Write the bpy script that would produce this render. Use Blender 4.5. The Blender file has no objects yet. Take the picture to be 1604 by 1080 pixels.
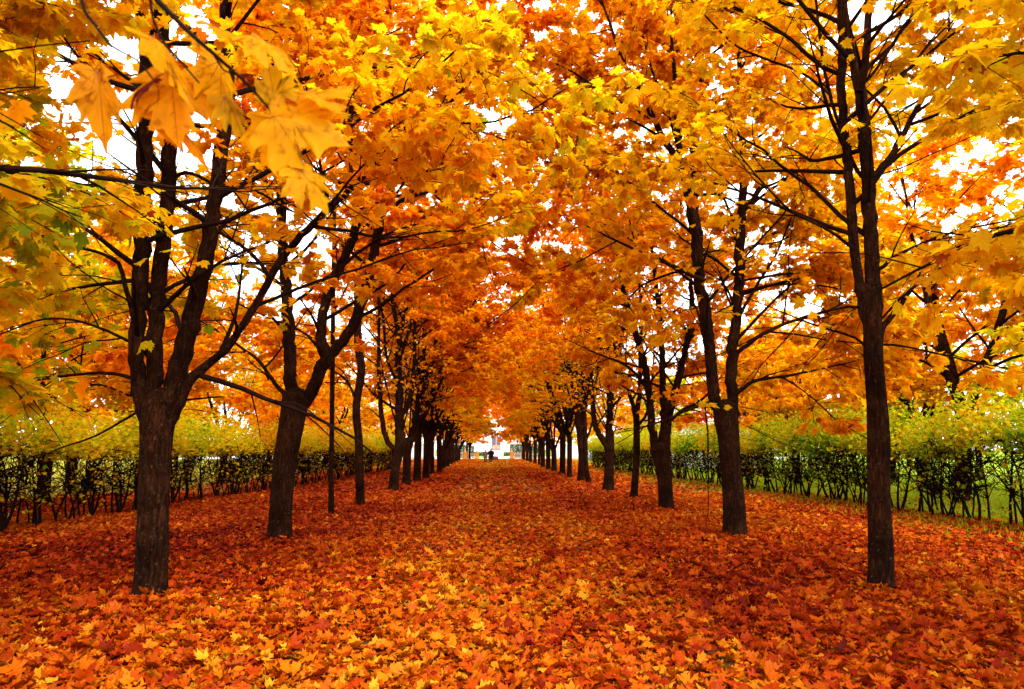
import bpy, bmesh, math, random
import numpy as np
from mathutils import Vector, Matrix, Euler

C = bpy.context.scene.collection
SC = bpy.context.scene
R = math.radians
rng = np.random.default_rng(7)
random.seed(7)

# ------------------------------------------------------------------ camera
EYE = 1.7
cam_d = bpy.data.cameras.new("camera")
cam = bpy.data.objects.new("camera", cam_d)
C.objects.link(cam)
cam_d.sensor_width = 36.0
cam_d.lens = 24.0
cam_d.clip_start = 0.05
cam_d.clip_end = 3000
cam.location = (0, 0, EYE)
cam.rotation_euler = (R(90 + 8.70), 0, R(-1.45))
SC.camera = cam
SC.render.resolution_x, SC.render.resolution_y = 1024, 689
cam_d.dof.use_dof = True
cam_d.dof.focus_distance = 11.0
cam_d.dof.aperture_fstop = 5.0

# ------------------------------------------------------------------ sky, sun, exposure
SUN_EL, SUN_AZ = R(48), R(150)
world = bpy.data.worlds.new("World")
SC.world = world
world.use_nodes = True
wn, wl = world.node_tree.nodes, world.node_tree.links
wn.clear()
sky = wn.new("ShaderNodeTexSky")
sky.sky_type = 'NISHITA'
sky.sun_disc = False
sky.sun_elevation = SUN_EL
sky.sun_rotation = SUN_AZ
sky.air_density = 1.0
sky.dust_density = 3.0
tc = wn.new("ShaderNodeTexCoord")
cn = wn.new("ShaderNodeTexNoise")
cn.inputs["Scale"].default_value = 2.2
cn.inputs["Detail"].default_value = 5
cr = wn.new("ShaderNodeValToRGB")
cr.color_ramp.elements[0].position = 0.3
cr.color_ramp.elements[0].color = (10.0, 10.2, 10.8, 1)
cr.color_ramp.elements[1].position = 0.7
cr.color_ramp.elements[1].color = (13.5, 13.4, 13.2, 1)
mx = wn.new("ShaderNodeMix")
mx.data_type = 'RGBA'
mx.inputs["Factor"].default_value = 0.88
bg = wn.new("ShaderNodeBackground")
bg.inputs["Strength"].default_value = 0.12
wo = wn.new("ShaderNodeOutputWorld")
wl.new(tc.outputs["Generated"], cn.inputs["Vector"])
wl.new(cn.outputs["Fac"], cr.inputs["Fac"])
wl.new(sky.outputs["Color"], mx.inputs["A"])
wl.new(cr.outputs["Color"], mx.inputs["B"])
wl.new(mx.outputs["Result"], bg.inputs["Color"])
wl.new(bg.outputs["Background"], wo.inputs["Surface"])

sun_d = bpy.data.lights.new("sun", 'SUN')
sun_d.energy = 1.2
sun_d.angle = R(14)
sun_d.color = (1.0, 0.95, 0.86)
sun = bpy.data.objects.new("sun", sun_d)
C.objects.link(sun)
sv = Vector((math.sin(SUN_AZ) * math.cos(SUN_EL), math.cos(SUN_AZ) * math.cos(SUN_EL), math.sin(SUN_EL)))
sun.rotation_euler = sv.to_track_quat('Z', 'Y').to_euler()

SC.view_settings.view_transform = 'Standard'
SC.view_settings.look = 'None'
SC.view_settings.exposure = 1.6
SC.view_settings.gamma = 1.0
SC.render.engine = 'CYCLES'
cy = SC.cycles
cy.use_denoising = True
cy.use_adaptive_sampling = True
cy.adaptive_threshold = 0.02
cy.max_bounces = 7
cy.diffuse_bounces = 5
cy.glossy_bounces = 1
cy.transmission_bounces = 4
cy.transparent_max_bounces = 4
cy.caustics_reflective = False
cy.caustics_refractive = False

# ------------------------------------------------------------------ pixel of the photograph -> point on a plane
CM = cam.rotation_euler.to_matrix()
FPX = 1604 * 24.0 / 36.0


def ray(px, py):
    return CM @ Vector(((px - 802) / FPX, -(py - 540) / FPX, -1.0))


def at(px, py, Y):
    d = ray(px, py)
    return Vector((0, 0, EYE)) + d * (Y / d.y)


def on_ground(px, py):
    d = ray(px, py)
    return Vector((0, 0, EYE)) + d * (-EYE / d.z)


# ------------------------------------------------------------------ helpers
def tag(o, label=None, cat=None, group=None, kind=None):
    if label: o["label"] = label
    if cat: o["category"] = cat
    if group: o["group"] = group
    if kind: o["kind"] = kind
    return o


def empty(name, loc, label=None, cat=None, group=None):
    o = bpy.data.objects.new(name, None)
    C.objects.link(o)
    o.location = loc
    o.empty_display_size = 0.2
    return tag(o, label, cat, group)


def link(name, me, parent=None, mats=()):
    for m in mats: me.materials.append(m)
    o = bpy.data.objects.new(name, me)
    C.objects.link(o)
    if parent is not None: o.parent = parent
    return o


def copy_tree(o, parent=None):
    c = o.copy()
    C.objects.link(c)
    c.parent = parent
    for ch in o.children: copy_tree(ch, c)
    return c


def np_mesh(name, V, polys, colours=None, smooth=False):
    """polys: list of (K,n) int arrays"""
    me = bpy.data.meshes.new(name)
    V = np.asarray(V, np.float32)
    me.vertices.add(len(V))
    me.vertices.foreach_set("co", V.ravel())
    polys = [np.asarray(p, np.int32) for p in polys if len(p)]
    nl = sum(p.size for p in polys)
    npoly = sum(len(p) for p in polys)
    me.loops.add(nl)
    me.polygons.add(npoly)
    me.loops.foreach_set("vertex_index", np.concatenate([p.ravel() for p in polys]))
    tot = np.concatenate([np.full(len(p), p.shape[1], np.int32) for p in polys])
    st = np.zeros(npoly, np.int32)
    st[1:] = np.cumsum(tot)[:-1]
    me.polygons.foreach_set("loop_start", st)
    me.polygons.foreach_set("loop_total", tot)
    if smooth:
        me.polygons.foreach_set("use_smooth", np.ones(npoly, bool))
    if colours is not None:
        a = me.attributes.new("leaf_colour", 'FLOAT_COLOR', 'POINT')
        c4 = np.ones((len(V), 4), np.float32)
        c4[:, :3] = colours
        a.data.foreach_set("color", c4.ravel())
    me.update(calc_edges=True)
    me.validate()
    return me


def unit(v):
    n = np.linalg.norm(v, axis=-1, keepdims=True)
    return v / np.maximum(n, 1e-9)


class Tubes:
    def __init__(self):
        self.V, self.F, self.n = [], [], 0

    def add(self, P, rad, sides=6, bump=0.0, flare=False):
        P = np.asarray(P, float)
        rad = np.asarray(rad, float)
        k = len(P)
        if k < 2: return
        T = np.gradient(P, axis=0)
        T = unit(T)
        ov = unit(P[-1] - P[0])
        ref = np.eye(3)[int(np.argmin(np.abs(ov)))]
        U = unit(np.cross(T, ref))
        W = np.cross(T, U)
        a = np.linspace(0, 2 * math.pi, sides, endpoint=False)
        rr = np.repeat(rad[:, None], sides, 1)
        if bump:
            ph = rng.uniform(0, 6.28, 4)
            zz = np.linspace(0, 1, k)[:, None] * k * 0.12
            rr = rr * (1 + bump * (np.sin(2 * a[None] + ph[0] + zz * 1.1) + 0.7 * np.sin(3 * a[None] + ph[1] - zz * 0.8)
                                   + 0.6 * np.sin(5 * a[None] + ph[2] + zz * 2.3)) + bump * 0.6 * rng.normal(0, 1, (k, sides)))
        if flare:
            z = P[:, 2] - P[0, 2]
            fl = np.exp(-np.maximum(z, 0) / 0.16)
            ph = rng.uniform(0, 6.28)
            rr = rr * (1 + fl[:, None] * (0.22 + 0.22 * np.sin(4 * a[None] + ph) + 0.1 * np.sin(7 * a[None])))
        ring = P[:, None, :] + rr[..., None] * (np.cos(a)[None, :, None] * U[:, None, :] + np.sin(a)[None, :, None] * W[:, None, :])
        base = self.n
        self.V.append(ring.reshape(-1, 3))
        i = np.arange(k - 1)[:, None] * sides
        j = np.arange(sides)[None]
        j2 = (j + 1) % sides
        f = np.stack([i + j, i + j2, i + sides + j2, i + sides + j], -1).reshape(-1, 4) + base
        self.F.append(f)
        self.n += k * sides

    def mesh(self, name):
        if not self.V:
            return None
        return np_mesh(name, np.concatenate(self.V), [np.concatenate(self.F)], smooth=True)


# ---- leaf outlines (base at origin, tip at y = 1)
_half = [(0.0, 0.03), (0.17, -0.10), (0.38, -0.05), (0.31, 0.10), (0.58, 0.34), (0.42, 0.41), (0.46, 0.62), (0.20, 0.52),
         (0.25, 0.77), (0.12, 0.76), (0.0, 1.0)]


def fan(half, centre):
    pts = list(half) + [(-x, y) for x, y in reversed(half[1:-1])]
    V = np.array([centre] + pts, float)
    n = len(pts)
    F = np.array([(0, 1 + i, 1 + (i + 1) % n) for i in range(n)], np.int32)
    return V, F


LEAF_FULL = fan(_half, (0, 0.30))
LEAF_MID = fan([(0.0, 0.0), (0.36, -0.04), (0.26, 0.14), (0.56, 0.42), (0.22, 0.52), (0.0, 1.0)], (0, 0.28))
LEAF_LOW = (np.array([(0, 0), (0.46, 0.3), (0, 1), (-0.46, 0.3)], float), np.array([(0, 1, 2), (0, 2, 3)], np.int32))


def leaf_cloud(name, O, AX, NM, S, COL, tmpl, curl=0.18, mat=None, parent=None, jig=0.0):
    TV, TF = tmpl
    O, AX, NM = np.asarray(O, float), unit(np.asarray(AX, float)), np.asarray(NM, float)
    NM = unit(NM - AX * np.sum(AX * NM, 1, keepdims=True))
    SD = np.cross(AX, NM)
    n, k = len(O), len(TV)
    x, y = TV[:, 0], TV[:, 1]
    c1 = rng.normal(curl * 0.6, curl, n)[:, None]
    c2 = rng.normal(curl, curl, n)[:, None]
    asym = 1 + rng.normal(0, 0.12, (n, 1))
    z = -c1 * np.abs(x)[None] * 1.3 - c2 * (y ** 2)[None] * 0.8 + rng.normal(0, 1, (n, k)) * (0.03 + jig)
    X = x[None] * asym
    V = O[:, None] + S[:, None, None] * (X[..., None] * SD[:, None] + y[None, :, None] * AX[:, None] + z[..., None] * NM[:, None])
    F = (TF[None] + (np.arange(n) * k)[:, None, None]).reshape(-1, 3)
    col = np.repeat(np.asarray(COL, np.float32), k, 0)
    me = np_mesh(name, V.reshape(-1, 3), [F], col)
    return link(name, me, parent, [mat] if mat else [])


# ------------------------------------------------------------------ materials
def new_mat(name):
    m = bpy.data.materials.new(name)
    m.use_nodes = True
    m.node_tree.nodes.clear()
    return m, m.node_tree.nodes, m.node_tree.links


def ramp(n, stops):
    r = n.new("ShaderNodeValToRGB")
    e = r.color_ramp.elements
    while len(e) < len(stops): e.new(0.5)
    for q, (p, c) in zip(e, stops):
        q.position = p
        q.color = (*c, 1)
    return r


def leaf_material(name, translucent=0.5, gloss=0.03, hue_jit=0.012, spots=True, rough=0.45):
    m, n, l = new_mat(name)
    at_ = n.new("ShaderNodeAttribute")
    at_.attribute_name = "leaf_colour"
    oi = n.new("ShaderNodeObjectInfo")
    mr = n.new("ShaderNodeMapRange")
    mr.inputs["To Min"].default_value = 0.5 - hue_jit
    mr.inputs["To Max"].default_value = 0.5 + hue_jit
    l.new(oi.outputs["Random"], mr.inputs["Value"])
    hs = n.new("ShaderNodeHueSaturation")
    l.new(mr.outputs["Result"], hs.inputs["Hue"])
    l.new(at_.outputs["Color"], hs.inputs["Color"])
    col = hs.outputs["Color"]
    if spots:
        t = n.new("ShaderNodeTexCoord")
        no = n.new("ShaderNodeTexNoise")
        no.inputs["Scale"].default_value = 38
        no.inputs["Detail"].default_value = 3
        l.new(t.outputs["Object"], no.inputs["Vector"])
        rp = ramp(n, [(0.30, (0.45, 0.32, 0.22)), (0.42, (0.92, 0.9, 0.88)), (0.7, (1, 1, 1))])
        l.new(no.outputs["Fac"], rp.inputs["Fac"])
        mul = n.new("ShaderNodeMix")
        mul.data_type = 'RGBA'
        mul.blend_type = 'MULTIPLY'
        mul.inputs["Factor"].default_value = 0.75
        l.new(col, mul.inputs["A"])
        l.new(rp.outputs["Color"], mul.inputs["B"])
        col = mul.outputs["Result"]
    d = n.new("ShaderNodeBsdfDiffuse")
    tr = n.new("ShaderNodeBsdfTranslucent")
    l.new(col, d.inputs["Color"])
    l.new(col, tr.inputs["Color"])
    ms = n.new("ShaderNodeMixShader")
    ms.inputs["Fac"].default_value = translucent
    l.new(d.outputs[0], ms.inputs[1])
    l.new(tr.outputs[0], ms.inputs[2])
    g = n.new("ShaderNodeBsdfGlossy")
    g.inputs["Roughness"].default_value = rough
    m2 = n.new("ShaderNodeMixShader")
    m2.inputs["Fac"].default_value = gloss
    l.new(ms.outputs[0], m2.inputs[1])
    l.new(g.outputs[0], m2.inputs[2])
    out = n.new("ShaderNodeOutputMaterial")
    l.new(m2.outputs[0], out.inputs["Surface"])
    return m


def principled(name, colour_socket_builder, rough=0.8, bump=None):
    m, n, l = new_mat(name)
    p = n.new("ShaderNodeBsdfPrincipled")
    p.inputs["Roughness"].default_value = rough
    p.inputs["Specular IOR Level"].default_value = 0.25 if rough < 0.7 else 0.03
    o = n.new("ShaderNodeOutputMaterial")
    l.new(p.outputs[0], o.inputs["Surface"])
    t = n.new("ShaderNodeTexCoord")
    c, h = colour_socket_builder(n, l, t)
    l.new(c, p.inputs["Base Color"])
    if h is not None:
        b = n.new("ShaderNodeBump")
        b.inputs["Strength"].default_value = bump[0]
        b.inputs["Distance"].default_value = bump[1]
        l.new(h, b.inputs["Height"])
        l.new(b.outputs[0], p.inputs["Normal"])
    return m


def bark_nodes(n, l, t):
    mp = n.new("ShaderNodeMapping")
    mp.inputs["Scale"].default_value = (26, 26, 5.5)
    l.new(t.outputs["Object"], mp.inputs["Vector"])
    wz = n.new("ShaderNodeTexNoise")
    wz.inputs["Scale"].default_value = 3.0
    wz.inputs["Detail"].default_value = 2
    l.new(t.outputs["Object"], wz.inputs["Vector"])
    wa = n.new("ShaderNodeVectorMath")
    wa.operation = 'MULTIPLY_ADD'
    l.new(wz.outputs["Color"], wa.inputs[0])
    wa.inputs[1].default_value = (2.5, 2.5, 2.5)
    l.new(mp.outputs[0], wa.inputs[2])
    a = n.new("ShaderNodeTexNoise")
    a.inputs["Scale"].default_value = 1.3
    a.inputs["Detail"].default_value = 10
    a.inputs["Roughness"].default_value = 0.72
    l.new(wa.outputs[0], a.inputs["Vector"])
    rp = ramp(n, [(0.32, (0.003, 0.001, 0.0006)), (0.5, (0.016, 0.005, 0.002)), (0.68, (0.046, 0.018, 0.008))])
    l.new(a.outputs["Fac"], rp.inputs["Fac"])
    b = n.new("ShaderNodeTexNoise")
    b.inputs["Scale"].default_value = 2.6
    b.inputs["Detail"].default_value = 6
    l.new(t.outputs["Object"], b.inputs["Vector"])
    rb = ramp(n, [(0.35, (0.45, 0.42, 0.42)), (0.65, (1.35, 1.3, 1.2))])
    l.new(b.outputs["Fac"], rb.inputs["Fac"])
    mu = n.new("ShaderNodeMix")
    mu.data_type = 'RGBA'
    mu.blend_type = 'MULTIPLY'
    mu.inputs["Factor"].default_value = 1
    l.new(rp.outputs["Color"], mu.inputs["A"])
    l.new(rb.outputs["Color"], mu.inputs["B"])
    # lichen specks
    c = n.new("ShaderNodeTexNoise")
    c.inputs["Scale"].default_value = 24
    c.inputs["Detail"].default_value = 8
    c.inputs["Roughness"].default_value = 0.7
    l.new(t.outputs["Object"], c.inputs["Vector"])
    rc = ramp(n, [(0.58, (0, 0, 0)), (0.72, (0.8, 0.8, 0.8))])
    l.new(c.outputs["Fac"], rc.inputs["Fac"])
    mi = n.new("ShaderNodeMix")
    mi.data_type = 'RGBA'
    l.new(rc.outputs["Color"], mi.inputs["Factor"])
    l.new(mu.outputs["Result"], mi.inputs["A"])
    mi.inputs["B"].default_value = (0.10, 0.07, 0.04, 1)
    return mi.outputs["Result"], a.outputs["Fac"]


BARK = principled("maple_bark", bark_nodes, 0.95, (0.9, 0.02))


def plain(name, colour, rough=0.7, var=0.15, scale=6.0):
    def f(n, l, t):
        a = n.new("ShaderNodeTexNoise")
        a.inputs["Scale"].default_value = scale
        a.inputs["Detail"].default_value = 5
        l.new(t.outputs["Object"], a.inputs["Vector"])
        c = np.array(colour)
        rp = ramp(n, [(0.3, tuple(c * (1 - var))), (0.7, tuple(np.minimum(c * (1 + var), 0.95)))])
        l.new(a.outputs["Fac"], rp.inputs["Fac"])
        return rp.outputs["Color"], a.outputs["Fac"]
    return principled(name, f, rough, (0.15, 0.01))


TWIG = plain("twig_bark", (0.012, 0.005, 0.003), 0.85, 0.4, 9)
LEAF = leaf_material("maple_leaf", 0.74, 0.002)
LEAF_FAR = leaf_material("maple_leaf_far", 0.74, 0.0, 0.02, spots=False)
HEDGE_LEAF = leaf_material("hedge_leaf", 0.62, 0.004, 0.02, spots=False)
LITTER = leaf_material("fallen_leaf", 0.15, 0.004, 0.0, rough=0.4)


def ground_nodes(n, l, t):
    sep = n.new("ShaderNodeSeparateXYZ")
    l.new(t.outputs["Object"], sep.inputs[0])
    # leaf mould: small cells of old leaf colours
    v = n.new("ShaderNodeTexVoronoi")
    v.inputs["Scale"].default_value = 11
    l.new(t.outputs["Object"], v.inputs["Vector"])
    sc_ = n.new("ShaderNodeSeparateColor")
    l.new(v.outputs["Color"], sc_.inputs[0])
    rp = ramp(n, [(0.0, (0.030, 0.006, 0.003)), (0.35, (0.13, 0.016, 0.004)), (0.65, (0.30, 0.05, 0.006)), (1.0, (0.42, 0.13, 0.012))])
    l.new(sc_.outputs[0], rp.inputs["Fac"])
    # grass
    g = n.new("ShaderNodeTexNoise")
    g.inputs["Scale"].default_value = 3.0
    g.inputs["Detail"].default_value = 9
    l.new(t.outputs["Object"], g.inputs["Vector"])
    rg = ramp(n, [(0.3, (0.05, 0.09, 0.004)), (0.55, (0.20, 0.29, 0.006)), (0.75, (0.42, 0.38, 0.01))])
    l.new(g.outputs["Fac"], rg.inputs["Fac"])
    w = n.new("ShaderNodeTexNoise")
    w.inputs["Scale"].default_value = 0.5
    w.inputs["Detail"].default_value = 4
    l.new(t.outputs["Object"], w.inputs["Vector"])
    ma = n.new("ShaderNodeMath")
    ma.operation = 'MULTIPLY_ADD'
    l.new(w.outputs["Fac"], ma.inputs[0])
    ma.inputs[1].default_value = 4.0
    l.new(sep.outputs[0], ma.inputs[2])
    mr = n.new("ShaderNodeMapRange")
    mr.inputs["From Min"].default_value = 8.8
    mr.inputs["From Max"].default_value = 11.2
    l.new(ma.outputs[0], mr.inputs["Value"])
    mrl = n.new("ShaderNodeMapRange")
    mrl.inputs["From Min"].default_value = -9.5
    mrl.inputs["From Max"].default_value = -13.0
    mrl.inputs["To Max"].default_value = 0.6
    l.new(ma.outputs[0], mrl.inputs["Value"])
    mxm = n.new("ShaderNodeMath")
    mxm.operation = 'MAXIMUM'
    l.new(mr.outputs[0], mxm.inputs[0])
    l.new(mrl.outputs[0], mxm.inputs[1])
    mi = n.new("ShaderNodeMix")
    mi.data_type = 'RGBA'
    l.new(mxm.outputs[0], mi.inputs["Factor"])
    l.new(rp.outputs["Color"], mi.inputs["A"])
    l.new(rg.outputs["Color"], mi.inputs["B"])
    return mi.outputs["Result"], g.outputs["Fac"]


GROUND = principled("leaf_mould_and_grass", ground_nodes, 0.95, (0.6, 0.05))
ASPHALT = plain("damp_path", (0.055, 0.032, 0.014), 0.75, 0.4, 14)
PLAZA = plain("pale_paving", (0.62, 0.55, 0.52), 0.8, 0.08, 2)
WHITE = plain("white_render", (0.80, 0.79, 0.78), 0.8, 0.04, 2)
PLINTH = plain("grey_plinth", (0.42, 0.42, 0.40), 0.8, 0.1, 3)
OCHRE = plain("ochre_render", (0.62, 0.26, 0.05), 0.8, 0.12, 4)
OCHRE_TOP = plain("ochre_cap", (0.55, 0.30, 0.10), 0.8, 0.12, 4)
RAIL = plain("cream_rail_paint", (0.78, 0.66, 0.42), 0.5, 0.05, 4)
DOORM = plain("brown_door", (0.20, 0.10, 0.09), 0.5, 0.15, 4)
GLASS = plain("dark_glass", (0.10, 0.09, 0.12), 0.15, 0.2, 2)
PANEL = plain("pale_door_panel", (0.42, 0.24, 0.18), 0.5, 0.1, 2)
STONE = plain("step_stone", (0.60, 0.50, 0.45), 0.85, 0.08, 3)
ROOFM = plain("pale_rose_roof", (0.55, 0.38, 0.34), 0.7, 0.1, 3)
YELLOWP = plain("yellow_post_paint", (0.85, 0.62, 0.12), 0.6, 0.05, 3)
LOGM = plain("brown_log", (0.16, 0.07, 0.05), 0.8, 0.3, 7)
GREENH = leaf_material("clipped_hedge_leaf", 0.3, 0.02, 0.0, spots=False)

# ------------------------------------------------------------------ ground, path, plaza
def bump_z(x, y):
    return 0.03 * np.sin(x * 0.9 + 0.4 * y) * np.sin(y * 0.55 + 1.3) + 0.02 * np.sin(1.7 * x - 0.8 * y)


def sheet(name, xs, ys, zfun, mat):
    X, Y = np.meshgrid(xs, ys)
    V = np.stack([X, Y, zfun(X, Y)], -1).reshape(-1, 3)
    nx, ny = len(xs), len(ys)
    i = (np.arange(ny - 1)[:, None] * nx + np.arange(nx - 1)[None]).reshape(-1)
    F = np.stack([i, i + 1, i + nx + 1, i + nx], 1)
    o = link(name, np_mesh(name, V, [F], smooth=True), None, [mat])
    tag(o, kind="structure")
    return o


def ground_z(x, y):
    side = np.clip((np.abs(x - 0.2) - 1.9) / 1.2, 0, 1)
    fade = np.clip((116 - y) / 6, 0, 1)
    return (side * (0.6 * bump_z(x, y) - 0.012) - 0.0) * fade


gx = np.concatenate([np.linspace(-900, -41, 14), np.linspace(-40, 40, 161), np.linspace(41, 900, 14)])
gy = np.concatenate([np.linspace(-300, -11, 8), np.linspace(-10, 60, 141), np.linspace(60.6, 140, 100), np.linspace(142, 1500, 20)])
ground = sheet("ground", gx, gy, ground_z, GROUND)
path = sheet("path", np.linspace(-1.7, 2.1, 5), np.linspace(-6, 117.5, 60), lambda x, y: 0 * x + 0.006, ASPHALT)
plaza = sheet("plaza_pavement", np.linspace(-60, 60, 3), np.linspace(119.5, 165, 3), lambda x, y: 0 * x + 0.012, PLAZA)


# ------------------------------------------------------------------ colour palettes
PAL = np.array([(0.10, 0.22, 0.006), (0.38, 0.42, 0.006), (0.84, 0.56, 0.005), (0.92, 0.44, 0.003), (0.90, 0.30, 0.002),
                (0.72, 0.15, 0.002), (0.32, 0.035, 0.003)])


def palette(t, pal=PAL):
    t = np.clip(t, 0, len(pal) - 1.001)
    i = t.astype(int)
    f = (t - i)[:, None]
    return pal[i] * (1 - f) + pal[i + 1] * f


def clump(P, s, seed=0.0):
    x, y, z = P[:, 0] * s + seed, P[:, 1] * s + seed * 1.7, P[:, 2] * s
    return (np.sin(1.3 * x + 0.7 * z + 0.5 * np.sin(1.9 * y)) + np.sin(1.1 * y - 0.9 * z + 0.6 * np.sin(1.7 * x + 1)) +
            np.sin(1.5 * z + 0.8 * x - 0.6 * y)) / 3


# ------------------------------------------------------------------ tree growing
def catmull(P, step):
    P = np.asarray(P, float)
    Q = np.vstack([2 * P[0] - P[1], P, 2 * P[-1] - P[-2]])
    out = []
    for i in range(1, len(Q) - 2):
        p0, p1, p2, p3 = Q[i - 1], Q[i], Q[i + 1], Q[i + 2]
        n = max(2, int(np.linalg.norm(p2[:3] - p1[:3]) / step) + 1)
        t = np.linspace(0, 1, n, endpoint=False)[:, None]
        out.append(0.5 * ((2 * p1) + (-p0 + p2) * t + (2 * p0 - 5 * p1 + 4 * p2 - p3) * t ** 2 + (-p0 + 3 * p1 - 3 * p2 + p3) * t ** 3))
    out.append(Q[-2][None])
    return np.vstack(out)


def shoot(p, d, L, step, wander, trop, rnd):
    n = max(3, int(L / step) + 1)
    pts = [np.array(p, float)]
    d = np.array(d, float)
    for i in range(n):
        d = d + rnd.normal(0, wander, 3)
        d[2] += trop
        d /= np.linalg.norm(d) + 1e-9
        pts.append(pts[-1] + d * (L / n))
    return np.array(pts)


class Tree:
    """grows branches, twigs and leaves on given stems (arrays of x,y,z,r in tree space)"""

    def __init__(self, seed, origin, reach=1.0, s1=0.42, s2=0.30, s3=0.19, leafs=5, leaf_size=0.145, zmin=2.3, detail=2):
        self.r = np.random.default_rng(seed)
        self.o = np.array(origin, float)
        self.reach, self.s1, self.s2, self.s3 = reach, s1, s2, s3
        self.leafs, self.ls, self.zmin, self.detail = leafs, leaf_size, zmin, detail
        self.side = -float(np.sign(self.o[0]))
        self.front = self.back = 1.0
        self.core, self.cap = 0.0, 5.3
        self.bias = 0.75
        self.br = Tubes()
        self.tw = Tubes()
        self.L = [[], [], []]

    def sprout(self, path, rad, level, start=0.25):
        r = self.r
        seg = np.linalg.norm(np.diff(path, axis=0), axis=1)
        cum = np.concatenate([[0], np.cumsum(seg)])
        tot = cum[-1]
        sp = (self.s1, self.s2, self.s3)[level - 1]
        s = tot * start + r.uniform(0, sp)
        az = r.uniform(0, 6.28)
        while s < tot * 0.98:
            i = min(np.searchsorted(cum, s) - 1, len(seg) - 1)
            i = max(i, 0)
            f = (s - cum[i]) / max(seg[i], 1e-6)
            p = path[i] * (1 - f) + path[i + 1] * f
            t = unit(path[i + 1] - path[i])
            fr = s / tot
            rr = rad[i] * (1 - f) + rad[i + 1] * f
            az += 2.4 + r.normal(0, 0.35) if level == 1 else math.pi + r.normal(0, 0.5)
            s += sp * r.uniform(0.7, 1.35)
            if p[2] < self.zmin - (0.25 if level == 1 else 0.1): continue
            if level == 1:
                ref = np.array((1.0, 0, 0)) if abs(t[0]) < 0.8 else np.array((0, 1.0, 0))
                u = unit(np.cross(t, ref)); w = np.cross(t, u)
                u = u * math.cos(az) + w * math.sin(az)
                ang = r.normal(0.95, 0.17)
            else:
                u = unit(np.cross(t, np.array((0, 0, 1.0)))) * (1 if math.cos(az) > 0 else -1)
                u = unit(u + r.normal(0, 0.35, 3))
                ang = r.normal(0.85, 0.2)
            d = t * math.cos(ang) + u * math.sin(ang)
            if level == 1:
                L = (r.uniform(1.9, 3.9) * (1.05 - 0.5 * fr)) * self.reach * (1 + self.bias * float(np.clip((p[2] - 2.8) / 2.0, 0.15, 1)) * max(0.0, d[0] * self.side)) * (1 - (1 - self.front) * min(1.0, max(0.0, -1.6 * d[1]))) * (1 - (1 - self.back) * min(1.0, max(0.0, 1.6 * d[1])))
                L *= 1 + 0.3 * max(0.0, -d[0] * self.side) * (self.bias > 0)
                L = min(L, self.cap)
                pth = shoot(p, d, L, 0.3, 0.09, 0.012 - (0.03 + 0.035 * (d[0] * self.side < 0)) * (p[2] < 4), r)
                r0 = min(0.5 * rr, 0.034) + 0.004
                rd = np.linspace(r0, 0.006, len(pth))
                self.br.add(pth, rd, 6 if self.detail > 1 else 4)
                self.sprout(pth, rd, 2, 0.22)
                self.sprout(pth, rd, 3, 0.5)
            elif level == 2:
                L = r.uniform(0.6, 1.5) * (1.1 - 0.6 * fr) * self.reach
                pth = shoot(p, d, L, 0.2, 0.1, -0.02, r)
                rd = np.linspace(min(0.6 * rr, 0.012), 0.0035, len(pth))
                self.br.add(pth, rd, 5 if self.detail > 1 else 3)
                self.sprout(pth, rd, 3, 0.2)
                self.leaves(pth, 0.7)
            else:
                L = r.uniform(0.18, 0.5)
                pth = shoot(p, d, L, 0.15, 0.12, -0.04, r)
                self.tw.add(pth, np.linspace(0.004, 0.0022, len(pth)), 3)
                self.leaves(pth, 0.25)

    def leaves(self, pth, start):
        r = self.r
        n = self.leafs
        k = r.poisson(n)
        if k == 0: return
        f = r.uniform(start, 1, k) * (len(pth) - 1)
        i = np.minimum(f.astype(int), len(pth) - 2)
        f = (f - i)[:, None]
        P = pth[i] * (1 - f) + pth[i + 1] * f
        T = unit(pth[-1] - pth[0])
        sd = unit(r.normal(0, 1, (k, 3)) * np.array((1, 1, 0.5)))
        ax = unit(T[None] * 0.55 + sd * 0.8 + np.array((0, 0, -0.38)))
        P = P + ax * r.uniform(0.03, 0.09, (k, 1))
        nm = np.array((0, 0, 1.0)) + r.normal(0, 0.48, (k, 3)) + sd * 0.25
        self.L[0].append(P); self.L[1].append(ax); self.L[2].append(nm)

    def finish(self, root, mat, tone, spread, tmpl, keep=None, pal=PAL, green_low=0.0):
        b = self.br.mesh("branches")
        if b: link("branches", b, root, [TWIG])
        t = self.tw.mesh("twigs")
        P, A, N = (np.concatenate(q) for q in self.L)
        m = P[:, 2] > self.zmin - 0.5
        if self.core:
            # the shaded inside of the crown is bare: few leaves near the stems until high up
            rr_ = np.hypot(P[:, 0], P[:, 1])
            bare = (rr_ < self.core * np.clip((9.2 - P[:, 2]) / 2.5, 0.3, 1)) & (self.r.uniform(0, 1, len(P)) < 0.93)
            m &= ~bare
        if keep is not None: m &= keep(P + self.o)
        P, A, N = P[m], A[m], N[m]
        S = self.ls * np.clip(self.r.normal(1, 0.2, len(P)), 0.5, 1.5)
        tt = tone + spread * (0.9 * clump(P + self.o, 0.75, self.o[0]) + 0.55 * clump(P + self.o, 2.6, 3) + 0.55 * self.r.normal(0, 1, len(P)))
        if green_low:
            tt -= green_low * np.clip((4.2 - P[:, 2]) / 1.5, 0, 1) * self.r.uniform(0, 1.6, len(P))
        rare = self.r.uniform(0, 1, len(P))
        tt = np.where(rare < 0.025, 5.5 + self.r.uniform(0, 0.5, len(P)), tt)
        col = palette(tt, pal) * np.clip(self.r.normal(1, 0.1, (len(P), 1)), 0.7, 1.15)
        o = leaf_cloud("crown", P, A, N, S, col, tmpl, 0.2, mat, root)
        if t: link("twigs", t, root, [TWIG])
        return o


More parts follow.
